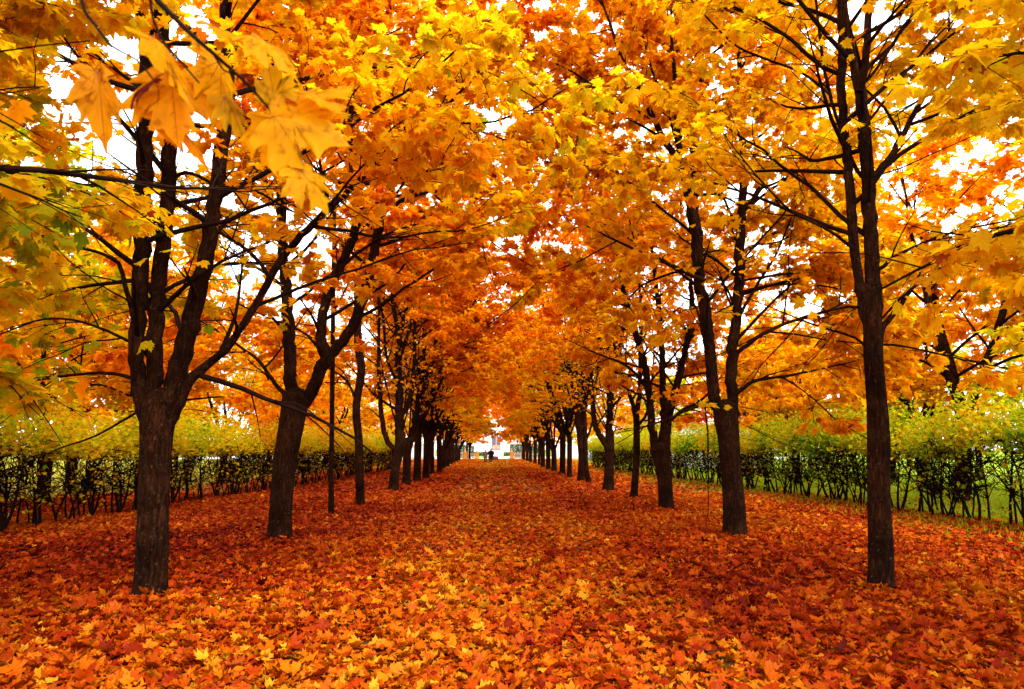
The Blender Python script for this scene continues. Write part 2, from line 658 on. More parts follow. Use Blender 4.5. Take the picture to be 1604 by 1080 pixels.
def keep_leaf(P):
    """open air under the canopy: over the path, and around the viewer"""
    d = np.linalg.norm(P - np.array((0, 0, EYE)), axis=1)
    x, y, z = P[:, 0], P[:, 1], P[:, 2]
    lim = np.interp(y, [0, 12, 30, 55, 80], [5.0, 4.7, 4.3, 3.4, 2.7])
    over = np.clip((3.6 - np.abs(x - 0.3)) / 1.2, 0, 1)
    zl = 2.1 + (lim - 2.1) * over
    return (d > 2.0) & (z > zl)


# ---- stems traced at each tree's own distance, as (px, py, width px) on the photograph
def trace(pts, Y, drift, z0):
    out = []
    for px, py, w in pts:
        p = at(px, py, Y)
        yy = Y + drift * max(0.0, p.z - z0)
        p = at(px, py, yy)
        out.append((p.x, p.y, p.z, 0.5 * w * yy / FPX * 0.95 * yy / math.hypot(p.x, yy)))
    return np.array(out)


def traced_tree(name, base, trunk, limbs, label, seed, tone, spread, reach=1.15, ext=1.3, detail=2, tmpl=LEAF_MID, mat=None,
                group=None, zmin=2.2, leafs=12, s=(0.42, 0.30, 0.19), green_low=0.0, low_limbs=()):
    g = on_ground(*base)
    Y = g.y
    root = empty(name, g, label, "tree", group)
    o = np.array(g)
    front = 0.3 if Y < 16 else 0.6
    T = Tree(seed, o, reach, s[0], s[1], s[2], leafs, 0.138, zmin, detail)
    T.front = front
    T.back = 0.75 if Y < 16 else 0.5
    T.core = 1.55 if Y < 16 else (1.5 if Y < 24 else 2.1)
    if Y > 24: T.front, T.back, T.bias = 0.35, 0.4, 0.95
    r = T.r
    tr = trace([(base[0], base[1], trunk[0][2])] + list(trunk[1:]), Y, 0.0, 0)
    tr[:, :3] -= o
    tr[0, 2] = -0.12
    tb = Tubes()
    if limbs:
        up = unit(tr[-1, :3] - tr[-2, :3])
        tr_ = np.vstack([tr, np.append(tr[-1, :3] + up * 0.10, tr[-1, 3] * 0.8), np.append(tr[-1, :3] + up * 0.19, tr[-1, 3] * 0.25)])
    else:
        tr_ = tr
    P = catmull(tr_, 0.09)
    tb.add(P[:, :3], P[:, 3], 18, 0.022, True)
    if len(limbs) == 0:
        stems = [P]
    link("trunk", tb.mesh("trunk"), root, [BARK])
    zf = tr[-1, 2]
    stems = [] if limbs else [P]
    for li, L in enumerate(limbs):
        dr = r.uniform(-0.16, 0.16)
        q = trace(L, Y, dr, zf)
        q[:, :3] -= o
        if abs(q[0, 2] - zf) < 0.6:
            # rise out of the trunk: start lower down inside it and swell to full girth
            zb = min(q[0, 2], zf) - 0.32
            ax_ = np.array([np.interp(zb, tr[:, 2], tr[:, i]) for i in range(3)])
            rt = np.interp(zb, tr[:, 2], tr[:, 3])
            off = (q[0, :2] - tr[-1, :2])
            on = np.linalg.norm(off)
            ax_[:2] += off * min(1.0, max(0.0, rt - q[0, 3] * 0.7) / max(on, 1e-3))
            q = np.vstack([np.append(ax_, q[0, 3] * 0.62), q])
        P = catmull(q, 0.12)
        # run on past the last traced point, out of sight among the leaves
        d = unit(P[-1, :3] - P[-4, :3])
        le = float(np.clip(P[-1, 3] * 42, 0.7, 4.2)) * ext
        e = shoot(P[-1, :3], d, le, 0.25, 0.05, 0.02, r)
        er = np.linspace(P[-1, 3], 0.006, len(e))
        P = np.vstack([P, np.column_stack([e, er])[1:]])
        P[:, 3] = np.maximum(P[:, 3], 0.006)
        lb = Tubes()
        P2 = P.copy()
        P2[:, :3] += r.normal(0, 0.12, (len(P), 3)) * P[:, 3:4]
        lb.add(P2[:, :3], P2[:, 3], 12 if P[0, 3] > 0.05 else 7, 0.03)
        link("limb", lb.mesh("limb"), root, [BARK])
        stems.append(P)
    if Y > 24 and limbs:
        # a fan of thin leaders rising from the fork
        fl = Tubes()
        for i in range(6):
            az = r.uniform(0, 6.28)
            sp = r.uniform(0.15, 0.55)
            q = shoot(tr[-1, :3] - np.array((0, 0, 0.1)), unit(np.array((math.cos(az) * sp + 0.1 * T.side, math.sin(az) * sp, 1.0))), r.uniform(4.5, 6.5), 0.35, 0.05, 0.015, r)
            rd = np.linspace(r.uniform(0.03, 0.05), 0.008, len(q))
            fl.add(q, rd, 7, 0.03)
            stems.append(np.column_stack([q, rd * 0.6]))
        link("leaders", fl.mesh("leaders"), root, [BARK])
    for P in stems:
        lv = 1 if P[len(P) // 3, 3] > 0.032 else 2
        T.sprout(P[:, :3], P[:, 3], lv, 0.12 if lv == 1 else 0.25)
        if lv == 1:
            # the leader itself ends in leafy side shoots
            T.sprout(P[len(P) // 2:, :3], P[len(P) // 2:, 3], 2, 0.4)
    T.finish(root, mat or LEAF, tone, spread, tmpl, keep_leaf, green_low=green_low)
    return root


ROWL, ROWR = "maples in the left row of the avenue", "maples in the right row of the avenue"

traced_tree("maple_tree", (235, 937), [(235, 937, 54), (238, 880, 53), (240, 780, 50), (244, 700, 52), (247, 655, 58), (249, 632, 56)], [
    [(232, 655, 30), (220, 620, 27), (214, 578, 27), (217, 489, 29), (222, 391, 30), (226, 289, 30), (228, 200, 29), (230, 89, 27), (224, 30, 25), (217, -10, 24), (205, -80, 22)],
    [(244, 655, 30), (242, 610, 28), (243, 511, 29), (253, 400, 28), (264, 289, 27), (262, 200, 26), (257, 110, 26), (254, 44, 26), (257, -10, 25), (262, -90, 22)],
    [(258, 655, 38), (268, 615, 37), (293, 525, 34), (319, 422, 29), (334, 324, 25), (347, 240, 25), (357, 163, 24), (352, 74, 22), (354, 0, 22), (352, -80, 20)],
    [(275, 640, 24), (297, 595, 20), (327, 571, 15), (362, 538, 13), (404, 471, 13), (440, 408, 13), (490, 350, 12), (540, 305, 11), (593, 253, 10), (655, 200, 7)],
    [(213, 500, 11), (195, 445, 9), (185, 412, 8), (160, 398, 7), (125, 388, 6)],
    [(226, 610, 8), (190, 588, 7), (140, 585, 6), (80, 592, 5), (20, 600, 4), (-40, 590, 3)],
    [(232, 640, 6), (200, 655, 5), (150, 683, 4), (100, 700, 3)],
    [(232, 560, 7), (190, 530, 6), (130, 505, 5), (70, 500, 4), (10, 520, 3)],
    [(252, 300, 9), (290, 270, 7), (340, 290, 6), (400, 300, 5), (440, 322, 4)],
], "nearest left maple, thick trunk splitting into three upright stems and one slanting limb", 11, 2.75, 0.95,
    tmpl=LEAF_FULL, group=ROWL, green_low=1.1, leafs=8)

traced_tree("maple_tree", (438, 848), [(438, 848, 42), (440, 800, 37), (447, 720, 38), (459, 650, 42), (463, 622, 44)], [
    [(456, 640, 24), (455, 600, 21), (454, 560, 21), (452, 500, 20), (445, 420, 19), (441, 350, 18), (441, 300, 18), (433, 265, 12), (427, 200, 10)],
    [(441, 305, 14), (452, 268, 12), (466, 230, 11), (476, 150, 9)],
    [(472, 635, 24), (487, 615, 22), (502, 580, 22), (511, 556, 24), (503, 529, 18), (507, 489, 17), (516, 455, 17), (535, 413, 16), (555, 364, 16), (556, 311, 14), (552, 285, 12), (548, 220, 10)],
    [(511, 560, 22), (531, 542, 19), (558, 498, 18), (574, 449, 17), (589, 378, 16), (600, 324, 15), (620, 284, 11), (647, 249, 10), (680, 200, 8)],
    [(555, 364, 11), (570, 335, 10), (582, 298, 9), (590, 230, 8)],
    [(452, 630, 9), (430, 600, 7), (405, 565, 6), (385, 550, 5)],
    [(596, 335, 9), (640, 310, 6), (690, 300, 5), (740, 310, 3)],
], "second left maple, dark leaning trunk with a low fork and short upright stem", 12, 3.2, 0.8,
    tmpl=LEAF_FULL, group=ROWL, green_low=0.5)

traced_tree("young_tree", (519, 808), [(519, 808, 10), (519, 740, 8.5), (520, 650, 8), (521, 560, 8), (522, 470, 7.5), (523, 390, 7), (524, 300, 6)], [],
            "very thin straight pole-like young tree between the second and third left maples", 13, 3.3, 0.8, 0.55, detail=1, group=ROWL, zmin=4.5,
            leafs=3, s=(0.6, 0.35, 0.25))

traced_tree("maple_tree", (565, 793), [(565, 793, 16), (563, 740, 14), (562, 690, 13), (558, 640, 13), (566, 580, 14), (561, 540, 13), (560, 467, 12), (560, 400, 11)], [
    [(560, 440, 11), (559, 380, 10), (556, 310, 9), (552, 240, 8), (548, 180, 6)],
    [(561, 440, 9), (575, 390, 8), (588, 330, 7), (600, 260, 5)],
    [(562, 640, 5), (545, 600, 4), (520, 580, 3), (500, 570, 2.5)],
], "third maple on the left, single slim straight trunk with no fork near the ground", 14, 3.4, 0.75, group=ROWL, zmin=2.6)

traced_tree("maple_tree", (616, 769), [(616, 769, 17), (619, 736, 15), (626, 700, 17), (627, 680, 17)], [
    [(627, 690, 16), (625, 650, 14), (625, 603, 13), (623, 566, 11), (625, 530, 9), (616, 476, 7), (612, 422, 6)],
    [(618, 706, 9), (604, 684, 9), (597, 646, 8), (593, 566, 6), (594, 494, 5)],
    [(628, 652, 8), (641, 628, 8), (648, 581, 7), (650, 520, 5)],
    [(623, 570, 7), (640, 520, 6), (655, 470, 5)], [(622, 600, 6), (606, 560, 5), (600, 500, 4), (590, 450, 4)],
    [(625, 545, 6), (632, 500, 5), (634, 440, 4)], [(618, 640, 5), (590, 622, 4), (570, 600, 3)],
], "fourth left maple, dark trunk with one thin stem curving up beside it", 15, 3.75, 0.75, group=ROWL, zmin=2.8)

traced_tree("maple_tree", (636, 759), [(636, 759, 14), (637, 736, 13), (638, 704, 14), (641, 690, 15)], [
    [(641, 698, 13), (648, 675, 12), (654, 639, 11), (659, 603, 11), (663, 548, 9), (665, 494, 7), (668, 430, 5)],
    [(656, 620, 7), (679, 566, 6), (704, 530, 5), (730, 494, 4)], [(660, 590, 6), (685, 530, 5), (700, 470, 4)],
    [(662, 560, 6), (676, 500, 5), (682, 440, 4)], [(650, 660, 6), (672, 640, 5), (690, 600, 4)], [(658, 600, 6), (650, 550, 5), (645, 490, 4)],
], "fifth left maple, fanning out to the right into many thin raking branches", 16, 3.85, 0.75, group=ROWL, zmin=2.8)

traced_tree("maple_tree", (1378, 926), [(1378, 926, 47), (1380, 860, 43), (1377, 782, 39), (1376, 690, 39), (1374, 640, 37), (1368, 560, 35), (1366, 500, 36), (1361, 465, 38)], [
    [(1352, 480, 22), (1345, 439, 18), (1338, 389, 18), (1335, 350, 19), (1328, 259, 18), (1318, 148, 17), (1320, 74, 19), (1318, 0, 18), (1312, -90, 16)],
    [(1368, 490, 30), (1367, 430, 27), (1365, 380, 26), (1361, 330, 26), (1359, 278, 25), (1352, 185, 23), (1346, 137, 23), (1330, 60, 16), (1318, -20, 14), (1310, -90, 12)],
    [(1346, 145, 17), (1356, 95, 15), (1359, 50, 15), (1361, 0, 15), (1366, -90, 12)],
    [(1380, 520, 12), (1392, 500, 11), (1419, 466, 9), (1449, 424, 8), (1496, 408, 7), (1552, 405, 6), (1604, 396, 5), (1660, 380, 4)],
    [(1449, 426, 7), (1470, 408, 6), (1490, 395, 5), (1517, 380, 5), (1565, 358, 4), (1620, 340, 3)],
    [(1362, 285, 13), (1376, 268, 12), (1400, 237, 12), (1426, 189, 11), (1452, 144, 10), (1472, 115, 9), (1496, 93, 7), (1522, 85, 5)],
    [(1428, 195, 8), (1467, 180, 7), (1504, 167, 6), (1545, 170, 4)],
    [(1356, 195, 7), (1365, 185, 6), (1407, 130, 5), (1452, 74, 5), (1496, 30, 4), (1533, 0, 4)],
    [(1354, 130, 7), (1366, 118, 6), (1393, 78, 6), (1422, 33, 5), (1459, 0, 4)],
    [(1356, 285, 9), (1340, 262, 8), (1318, 207, 7), (1300, 148, 7), (1287, 81, 6), (1278, 0, 5)],
    [(1302, 150, 6), (1256, 115, 5), (1200, 93, 5), (1150, 70, 4), (1100, 20, 3)],
    [(1372, 432, 9), (1384, 418, 8), (1407, 400, 7), (1449, 380, 6), (1500, 362, 5), (1560, 350, 4)],
    [(1356, 486, 7), (1340, 481, 6), (1315, 483, 5), (1250, 500, 5), (1200, 522, 3)],
    [(1376, 540, 6), (1400, 541, 5), (1431, 546, 4), (1484, 558, 4), (1538, 570, 3), (1585, 578, 3)],
    [(1362, 550, 6), (1340, 530, 5), (1290, 514, 4), (1256, 502, 3)],
    [(1334, 388, 7), (1300, 362, 6), (1240, 332, 5), (1200, 292, 4)],
], "nearest maple on the right, tall straight grey-barked trunk forking high above head height", 21, 2.85, 0.7,
    tmpl=LEAF_FULL, group=ROWR, zmin=2.5, leafs=6)

traced_tree("maple_tree", (1151, 838), [(1151, 838, 39), (1149, 780, 36), (1144, 727, 34), (1139, 665, 38), (1137, 640, 42)], [
    [(1127, 655, 24), (1121, 626, 22), (1115, 587, 20), (1110, 534, 20), (1103, 484, 20), (1095, 439, 20), (1091, 385, 21), (1085, 335, 23), (1078, 300, 18), (1066, 259, 14), (1038, 215, 11), (1015, 167, 10), (990, 122, 8)],
    [(1086, 340, 18), (1087, 278, 16), (1088, 240, 16), (1077, 195, 13), (1071, 165, 12), (1064, 111, 11), (1052, 55, 10), (1032, 5, 8), (1010, -60, 7)],
    [(1088, 240, 13), (1096, 180, 11), (1099, 130, 10), (1100, 60, 8), (1110, 0, 7)],
    [(1070, 275, 11), (1062, 222, 11), (1059, 150, 10), (1055, 100, 7)],
    [(1146, 655, 22), (1147, 626, 19), (1146, 572, 20), (1153, 498, 19), (1158, 439, 19), (1159, 385, 18), (1163, 315, 15), (1165, 259, 14), (1160, 178, 11), (1158, 74, 9), (1164, 0, 8)],
    [(1163, 330, 11), (1176, 318, 10), (1201, 278, 10), (1223, 237, 9), (1240, 215, 7), (1270, 180, 5)],
    [(1155, 552, 8), (1166, 545, 8), (1193, 525, 7), (1240, 504, 6), (1290, 490, 4), (1330, 470, 3)],
    [(1150, 625, 9), (1162, 610, 8), (1187, 596, 6), (1240, 588, 5), (1300, 575, 3)],
    [(1160, 400, 9), (1172, 390, 8), (1196, 376, 6), (1240, 350, 5), (1280, 330, 3)],
    [(1106, 440, 8), (1080, 430, 8), (1050, 415, 7), (1018, 402, 6)],
    [(1155, 500, 6), (1190, 440, 5), (1215, 400, 4), (1240, 340, 3)],
    [(1160, 440, 5), (1210, 432, 5), (1250, 428, 4), (1300, 428, 3)], [(1160, 458, 5), (1210, 447, 5), (1270, 446, 4), (1330, 456, 3)],
    [(1122, 630, 6), (1085, 640, 5), (1050, 655, 4), (1030, 662, 3)],
], "second right maple, trunk dividing low into two stems in a narrow V", 22, 3.1, 0.75,
    tmpl=LEAF_FULL, group=ROWR)

traced_tree("maple_tree", (1044, 797), [(1044, 797, 25), (1041, 750, 25), (1037, 720, 28), (1035, 700, 30)], [
    [(1029, 712, 18), (1024, 690, 14), (1017, 617, 13), (1008, 567, 12), (990, 500, 10), (975, 450, 8), (965, 380, 6)],
    [(1040, 710, 22), (1043, 660, 18), (1038, 600, 12), (1037, 540, 10), (1030, 470, 8), (1022, 400, 6)],
    [(1044, 665, 14), (1052, 635, 13), (1063, 593, 12), (1077, 533, 11), (1084, 480, 10), (1080, 430, 7), (1070, 370, 5)],
    [(1050, 660, 6), (1070, 642, 5), (1095, 630, 5), (1115, 610, 3)], [(1018, 620, 6), (1000, 590, 5), (975, 570, 4), (950, 560, 3)],
    [(1078, 530, 6), (1095, 500, 5), (1108, 470, 3)],
], "third right maple, stout trunk forking low into a wide wine-glass shape", 23, 3.35, 0.75, group=ROWR, zmin=2.5)

traced_tree("maple_tree", (992, 783), [(992, 783, 15), (994, 760, 12), (997, 717, 12), (997, 660, 11), (995, 645, 11)], [
    [(996, 655, 8), (987, 620, 7), (974, 585, 6), (962, 540, 4)], [(996, 655, 9), (1002, 617, 8), (1003, 560, 7), (1004, 500, 6), (1000, 430, 4)],
    [(997, 670, 6), (1012, 650, 5), (1020, 610, 4), (1024, 560, 3)],
], "fourth right maple, slender trunk kinked at its foot", 24, 3.3, 0.75, group=ROWR, zmin=2.6, reach=0.85)

traced_tree("maple_tree", (953, 768), [(953, 768, 18), (954, 740, 16), (955, 700, 15), (955, 680, 15)], [
    [(955, 690, 13), (955, 650, 12), (955, 610, 12), (946, 570, 9), (940, 530, 7), (935, 470, 5)],
    [(950, 700, 10), (933, 667, 9), (927, 617, 8), (922, 550, 7), (915, 480, 5)],
    [(955, 612, 9), (967, 575, 8), (973, 535, 6), (980, 480, 4)], [(957, 640, 5), (975, 618, 4), (985, 590, 3)],
], "fifth right maple, trunk with a side stem curving out to the left and up", 25, 3.45, 0.75, group=ROWR, zmin=2.6)

traced_tree("maple_tree", (910, 754), [(910, 754, 13), (911, 720, 11), (908, 680, 11), (905, 660, 11)], [
    [(905, 668, 9), (903, 640, 8), (896, 600, 7), (890, 560, 6), (885, 500, 4)], [(908, 672, 7), (915, 640, 6), (922, 600, 5), (925, 550, 4)],
], "sixth right maple, dark trunk leaning pathward beside a thinner neighbour", 26, 3.5, 0.75, group=ROWR, zmin=2.6)
traced_tree("maple_tree", (923, 757), [(923, 757, 9), (918, 729, 8), (916.5, 684, 8), (915.5, 651, 7)], [
    [(915.5, 660, 6), (914, 620, 6), (911, 570, 5), (908, 500, 3)], [(918, 690, 4), (926, 668, 3.5), (931, 640, 3)],
], "thin slanting maple close beside the sixth right-hand trunk", 27, 3.5, 0.75, group=ROWR, zmin=2.8, reach=0.8)


# ---- prototype maples for the rest of the rows and for the trees beyond the hedges
def proto_tree(seed, tone, spread, kind, mat, height=10.0, zmin=2.5, leafs=4, pal=PAL, s=(0.55, 0.34, 0.22), lsize=0.165, reach=1.0):
    root = empty("maple_tree", (0, 0, 0))
    T = Tree(seed, (seed * 3.1, 0, 0), reach, s[0], s[1], s[2], leafs, lsize, zmin, 1)
    T.side, T.bias = 1.0, (1.3 if kind == 'row' else 0.0)
    T.cap = 6.6
    if kind == 'row': T.front, T.back, T.core = 0.4, 0.45, 1.9
    r = T.r
    fk = r.uniform(1.3, 2.6)
    lean = r.normal(0, 0.03, 2)
    r0 = r.uniform(0.14, 0.2)
    P = np.array([(0, 0, -0.1, r0 * 1.1), (lean[0] * 0.5, lean[1] * 0.5, 0.5, r0 * 0.95), (lean[0] * fk, lean[1] * fk, fk, r0)])
    P = catmull(P, 0.2)
    tb = Tubes()
    tb.add(P[:, :3], P[:, 3], 10, 0.03, True)
    link("trunk", tb.mesh("trunk"), root, [BARK])
    lb = Tubes()
    n = int(r.integers(7, 10)) if kind == 'row' else int(r.integers(3, 6))
    a0 = r.uniform(0, 6.28)
    for i in range(n):
        az = a0 + i * 6.28 / n + r.normal(0, 0.3)
        sp = r.uniform(0.12, 0.55)
        d = np.array((math.cos(az) * sp + (0.14 if kind == 'row' else 0), math.sin(az) * sp, 1.0))
        st = P[-1, :3] - np.array((0, 0, r.uniform(0, 0.4)))
        L = (height - fk) * r.uniform(0.75, 1.0)
        q = shoot(st, unit(d), L, 0.4, 0.05, 0.02, r)
        rd = np.linspace(r0 * r.uniform(0.5, 0.75) * (0.62 if i > 3 else 1), 0.008, len(q))
        lb.add(q, rd, 8, 0.03)
        T.sprout(q, rd, 1 if i < 5 else 2, 0.08 if i < 5 else 0.3)
        T.sprout(q[len(q) // 2:], rd[len(q) // 2:], 2, 0.3)
    link("limbs", lb.mesh("limbs"), root, [BARK])
    T.finish(root, mat, tone, spread, LEAF_MID, None, pal)
    return root


row_protos = [proto_tree(40 + i, t, 0.7, "row", LEAF_FAR, 9.5 + 0.4 * i, 2.75, 9, s=(0.48, 0.31, 0.2), lsize=0.17, reach=1.15) for i, t in enumerate((3.1, 3.4, 2.8, 3.6, 3.0))]
back_protos = [proto_tree(60 + i, t, sp, "back", LEAF_FAR, h, 1.3, 7, reach=1.2, lsize=0.19)
               for i, (t, sp, h) in enumerate(((3.2, 0.8, 9.0), (2.4, 0.8, 8.5), (1.7, 0.8, 7.5), (3.7, 0.7, 9.5)))]
_used = set()


def place(protos, k, loc, rz, sc, label, group, cat="tree", sz=None):
    p = protos[k]
    if id(p) in _used:
        o = copy_tree(p)
    else:
        o = p
        _used.add(id(p))
    o.location = loc
    o.rotation_euler = (0, 0, rz)
    o.scale = (sc, sc, sz or sc)
    tag(o, label, cat, group)
    return o


ORD = ("first second third fourth fifth sixth seventh eighth ninth tenth eleventh twelfth thirteenth fourteenth fifteenth sixteenth "
       "seventeenth eighteenth nineteenth twentieth twenty-first twenty-second twenty-third twenty-fourth twenty-fifth twenty-sixth twenty-seventh").split()
left_px = [(653, 754), (667, 750), (677, 743.5), (688.5, 740.5), (694, 735.5), (701, 732), (706, 728.5), (711, 726), (715, 724), (719, 722)]
right_px = [(892, 748.5), (881, 744), (868, 738.5), (859, 736.5), (851, 733), (844.5, 729.5), (838, 727), (831, 724.5), (826, 723), (821, 721.5)]
for side, pxs, grp, off in (("left", left_px, ROWL, 5), ("right", right_px, ROWR, 6)):
    for i, (px, py) in enumerate(pxs):
        g = on_ground(px, py)
        place(row_protos, (i * 2 + (side == "left")) % 5, g, (0 if side == "left" else math.pi) + rng.normal(0, 0.3), rng.uniform(1.02, 1.18),
              f"distant dark-trunked maple, {ORD[len(pxs) - 1 - i]} before the gate in the {side} row", grp)

for side, x in (("left", -5.0), ("right", 5.6)):
    place(row_protos, 1 if side == "left" else 2, (x, 124.5, 0), 0.2 if side == "left" else math.pi + 0.2, 1.0,
          f"orange maple just behind the gate pillars, arching over the gateway from the {side}", "maples behind the gateway")
for side, x in (("left", -4.1), ("right", 4.6)):
    place(row_protos, 3 if side == "left" else 0, (x, 113.5, 0), -0.3 if side == "left" else math.pi - 0.3, 0.97,
          f"last maple of the {side} row, right in front of the gate railing", ROWL if side == "left" else ROWR)

# the two row trees just outside the frame, whose boughs reach into it
def offstage(name, loc, seed, tone, spread, label, grp, green_low, limbs):
    root = empty(name, loc, label, "tree", grp)
    T = Tree(seed, loc, 1.05, 0.33, 0.26, 0.18, 9, 0.135, 2.2, 2)
    T.bias = 0.0
    r = T.r
    P = catmull(np.array([(0, 0, -0.1, 0.2), (0.0, 0.02, 1.0, 0.18), (0.03, 0, 2.2, 0.19)]), 0.1)
    tb = Tubes()
    tb.add(P[:, :3], P[:, 3], 16, 0.025, True)
    link("trunk", tb.mesh("trunk"), root, [BARK])
    for d, L in limbs:
        q = shoot(P[-3, :3], unit(np.array(d, float)), L, 0.3, 0.04, 0.015, r)
        rd = np.linspace(0.10, 0.008, len(q))
        lb = Tubes()
        lb.add(q, rd, 10, 0.03)
        link("limb", lb.mesh("limb"), root, [BARK])
        T.sprout(q, rd, 1, 0.1)
        T.sprout(q[len(q) // 2:], rd[len(q) // 2:], 2, 0.3)
    T.finish(root, LEAF, tone, spread, LEAF_FULL, keep_leaf, green_low=green_low)
    return root


left_near = offstage("maple_tree", (-4.9, 2.9, 0), 31, 2.6, 0.95, "maple just outside the left edge, its green and yellow boughs hanging into view", ROWL, 1.2,
                     [((-0.3, 0.1, 1), 6), ((0.2, 0.35, 1), 6.5), ((0.35, -0.2, 1), 6), ((-0.1, -0.4, 1), 5.5), ((-0.45, 0.5, 0.9), 5.5)])
right_near = offstage("maple_tree", (5.6, 3.4, 0), 32, 2.7, 0.7, "maple just outside the right edge, its yellow boughs reaching into the top corner", ROWR, 0.0,
                      [((0.3, 0.2, 1), 6), ((-0.15, 0.25, 1), 6.5), ((0.1, -0.3, 1), 6), ((0.5, 0.4, 1), 5.5)])

# ---- trees beyond the hedges
spots_r = [(9.5, 137), (17, 140), (21, 14), (27, 21), (16.5, 16.5), (15, 22), (14.5, 33), (14, 55), (19, 20), (24, 24), (17.5, 28), (30, 27), (21, 36), (16, 41), (27, 38), (35, 40), (18.5, 48), (24, 52), (32, 55), (16, 70), (22, 76), (30, 80), (14, 84), (19, 95), (27, 102), (40, 66), (45, 92), (14, 108)]
spots_l = [(-12.5, 138), (-20, 141), (-13, 9), (-18, 13), (-13.5, 15.5), (-13, 27), (-12.5, 41), (-12.5, 55), (-15, 11.5), (-20, 17), (-14, 22), (-24, 26), (-18, 30), (-13.5, 35), (-28, 36), (-20, 42), (-14, 48), (-25, 52), (-17, 60), (-22, 68), (-14, 72), (-30, 66), (-18, 82), (-13, 92), (-24, 95), (-17, 106), (-38, 80), (-36, 48)]
KIND = ("orange-yellow", "yellow", "yellow-green", "deep orange")
for side, spots, pick in (("right", spots_r, (0, 1, 1, 0, 2, 3, 0, 2, 1, 0)), ("left", spots_l, (1, 0, 0, 1, 2, 0, 3, 1, 2, 0))):
    rank = {i: q for q, i in enumerate(sorted(range(2, len(spots)), key=lambda i: spots[i][1]))}
    for i, (x, y) in enumerate(spots):
        k = pick[i % 10]
        place(back_protos, k, (x, y, 0), rng.uniform(0, 6.28), rng.uniform(0.9, 1.15) * (1.32 if 2 <= i < 6 else 1),
              f"{KIND[k]} tree beyond the {side} hedge, {ORD[rank[i]]} going away from the camera" if i > 1 else
              f"{KIND[k]} tree behind the gateway beside the white building, {('inner', 'outer')[i]} one on the {side}", f"trees beyond the {side} hedge")

# ------------------------------------------------------------------ hedges
HPAL = np.array([(0.04, 0.10, 0.004), (0.10, 0.20, 0.004), (0.34, 0.46, 0.006), (0.68, 0.58, 0.006), (0.80, 0.42, 0.005), (0.66, 0.22, 0.004)])


def hedge_proto(seed, tone):
    r = np.random.default_rng(seed)
    root = empty("hedge_shrub", (0, 0, 0))
    st, tw = Tubes(), Tubes()
    tips = []
    for k in range(int(r.integers(4, 7))):
        b = np.array((r.normal(0, 0.22), r.normal(0, 0.12), -0.05))
        d = unit(np.array((r.normal(0, 0.28), r.normal(0, 0.16), 1.0)))
        P = shoot(b, d, r.uniform(1.7, 2.1), 0.2, 0.09, 0.03, r)
        rd = np.linspace(r.uniform(0.022, 0.045), 0.008, len(P))
        st.add(P, rd, 6, 0.06)
        for j in range(15):
            i = int(r.integers(len(P) // 3, len(P)))
            dd = unit(np.array((r.normal(0, 0.8), r.normal(0, 0.5), r.uniform(0.1, 1.0))))
            Q = shoot(P[i], dd, r.uniform(0.3, 0.8), 0.12, 0.18, 0.03, r)
            m = Q[:, 2] < 1.95
            if m.sum() < 3: continue
            Q = Q[m]
            tw.add(Q, np.linspace(0.015, 0.006, len(Q)), 4)
            tips.append(Q[-1])
            for q in range(4):
                i2 = int(r.integers(1, len(Q)))
                Q2 = shoot(Q[i2], unit(r.normal(0, 1, 3) + np.array((0, 0, 0.3))), r.uniform(0.15, 0.4), 0.1, 0.2, 0.02, r)
                tw.add(Q2, np.linspace(0.008, 0.004, len(Q2)), 3)
                tips.append(Q2[-1])
    link("stems", st.mesh("stems"), root, [TWIG])
    link("twigs", tw.mesh("twigs"), root, [TWIG])
    n1, n2 = 1150, 150
    z = 1.68 + np.abs(r.normal(0, 0.52, n1))
    z = np.where(z > 3.0, 1.62 + r.uniform(0, 1, n1), z)
    up = np.column_stack([r.uniform(-0.7, 0.7, n1), r.normal(0, 0.42, n1), z])
    up[:, 2] += 0.12 * np.sin(up[:, 0] * 4 + seed)
    tips = np.array(tips)
    lo = tips[r.integers(0, len(tips), n2)] + r.normal(0, 0.10, (n2, 3))
    P = np.vstack([up, lo])
    n = len(P)
    ax = unit(r.normal(0, 1, (n, 3)) * np.array((1, 1, 0.5)) + np.array((0, 0, -0.2)))
    nm = np.array((0, 0, 1.0)) + r.normal(0, 0.55, (n, 3))
    tt = tone + 1.0 * clump(P, 2.0, seed) + 0.7 * r.normal(0, 1, n)
    col = palette(tt, HPAL)
    leaf_cloud("foliage", P, ax, nm, 0.095 * np.clip(r.normal(1, 0.22, n), 0.5, 1.6), col, LEAF_MID, 0.2, HEDGE_LEAF, root)
    return root


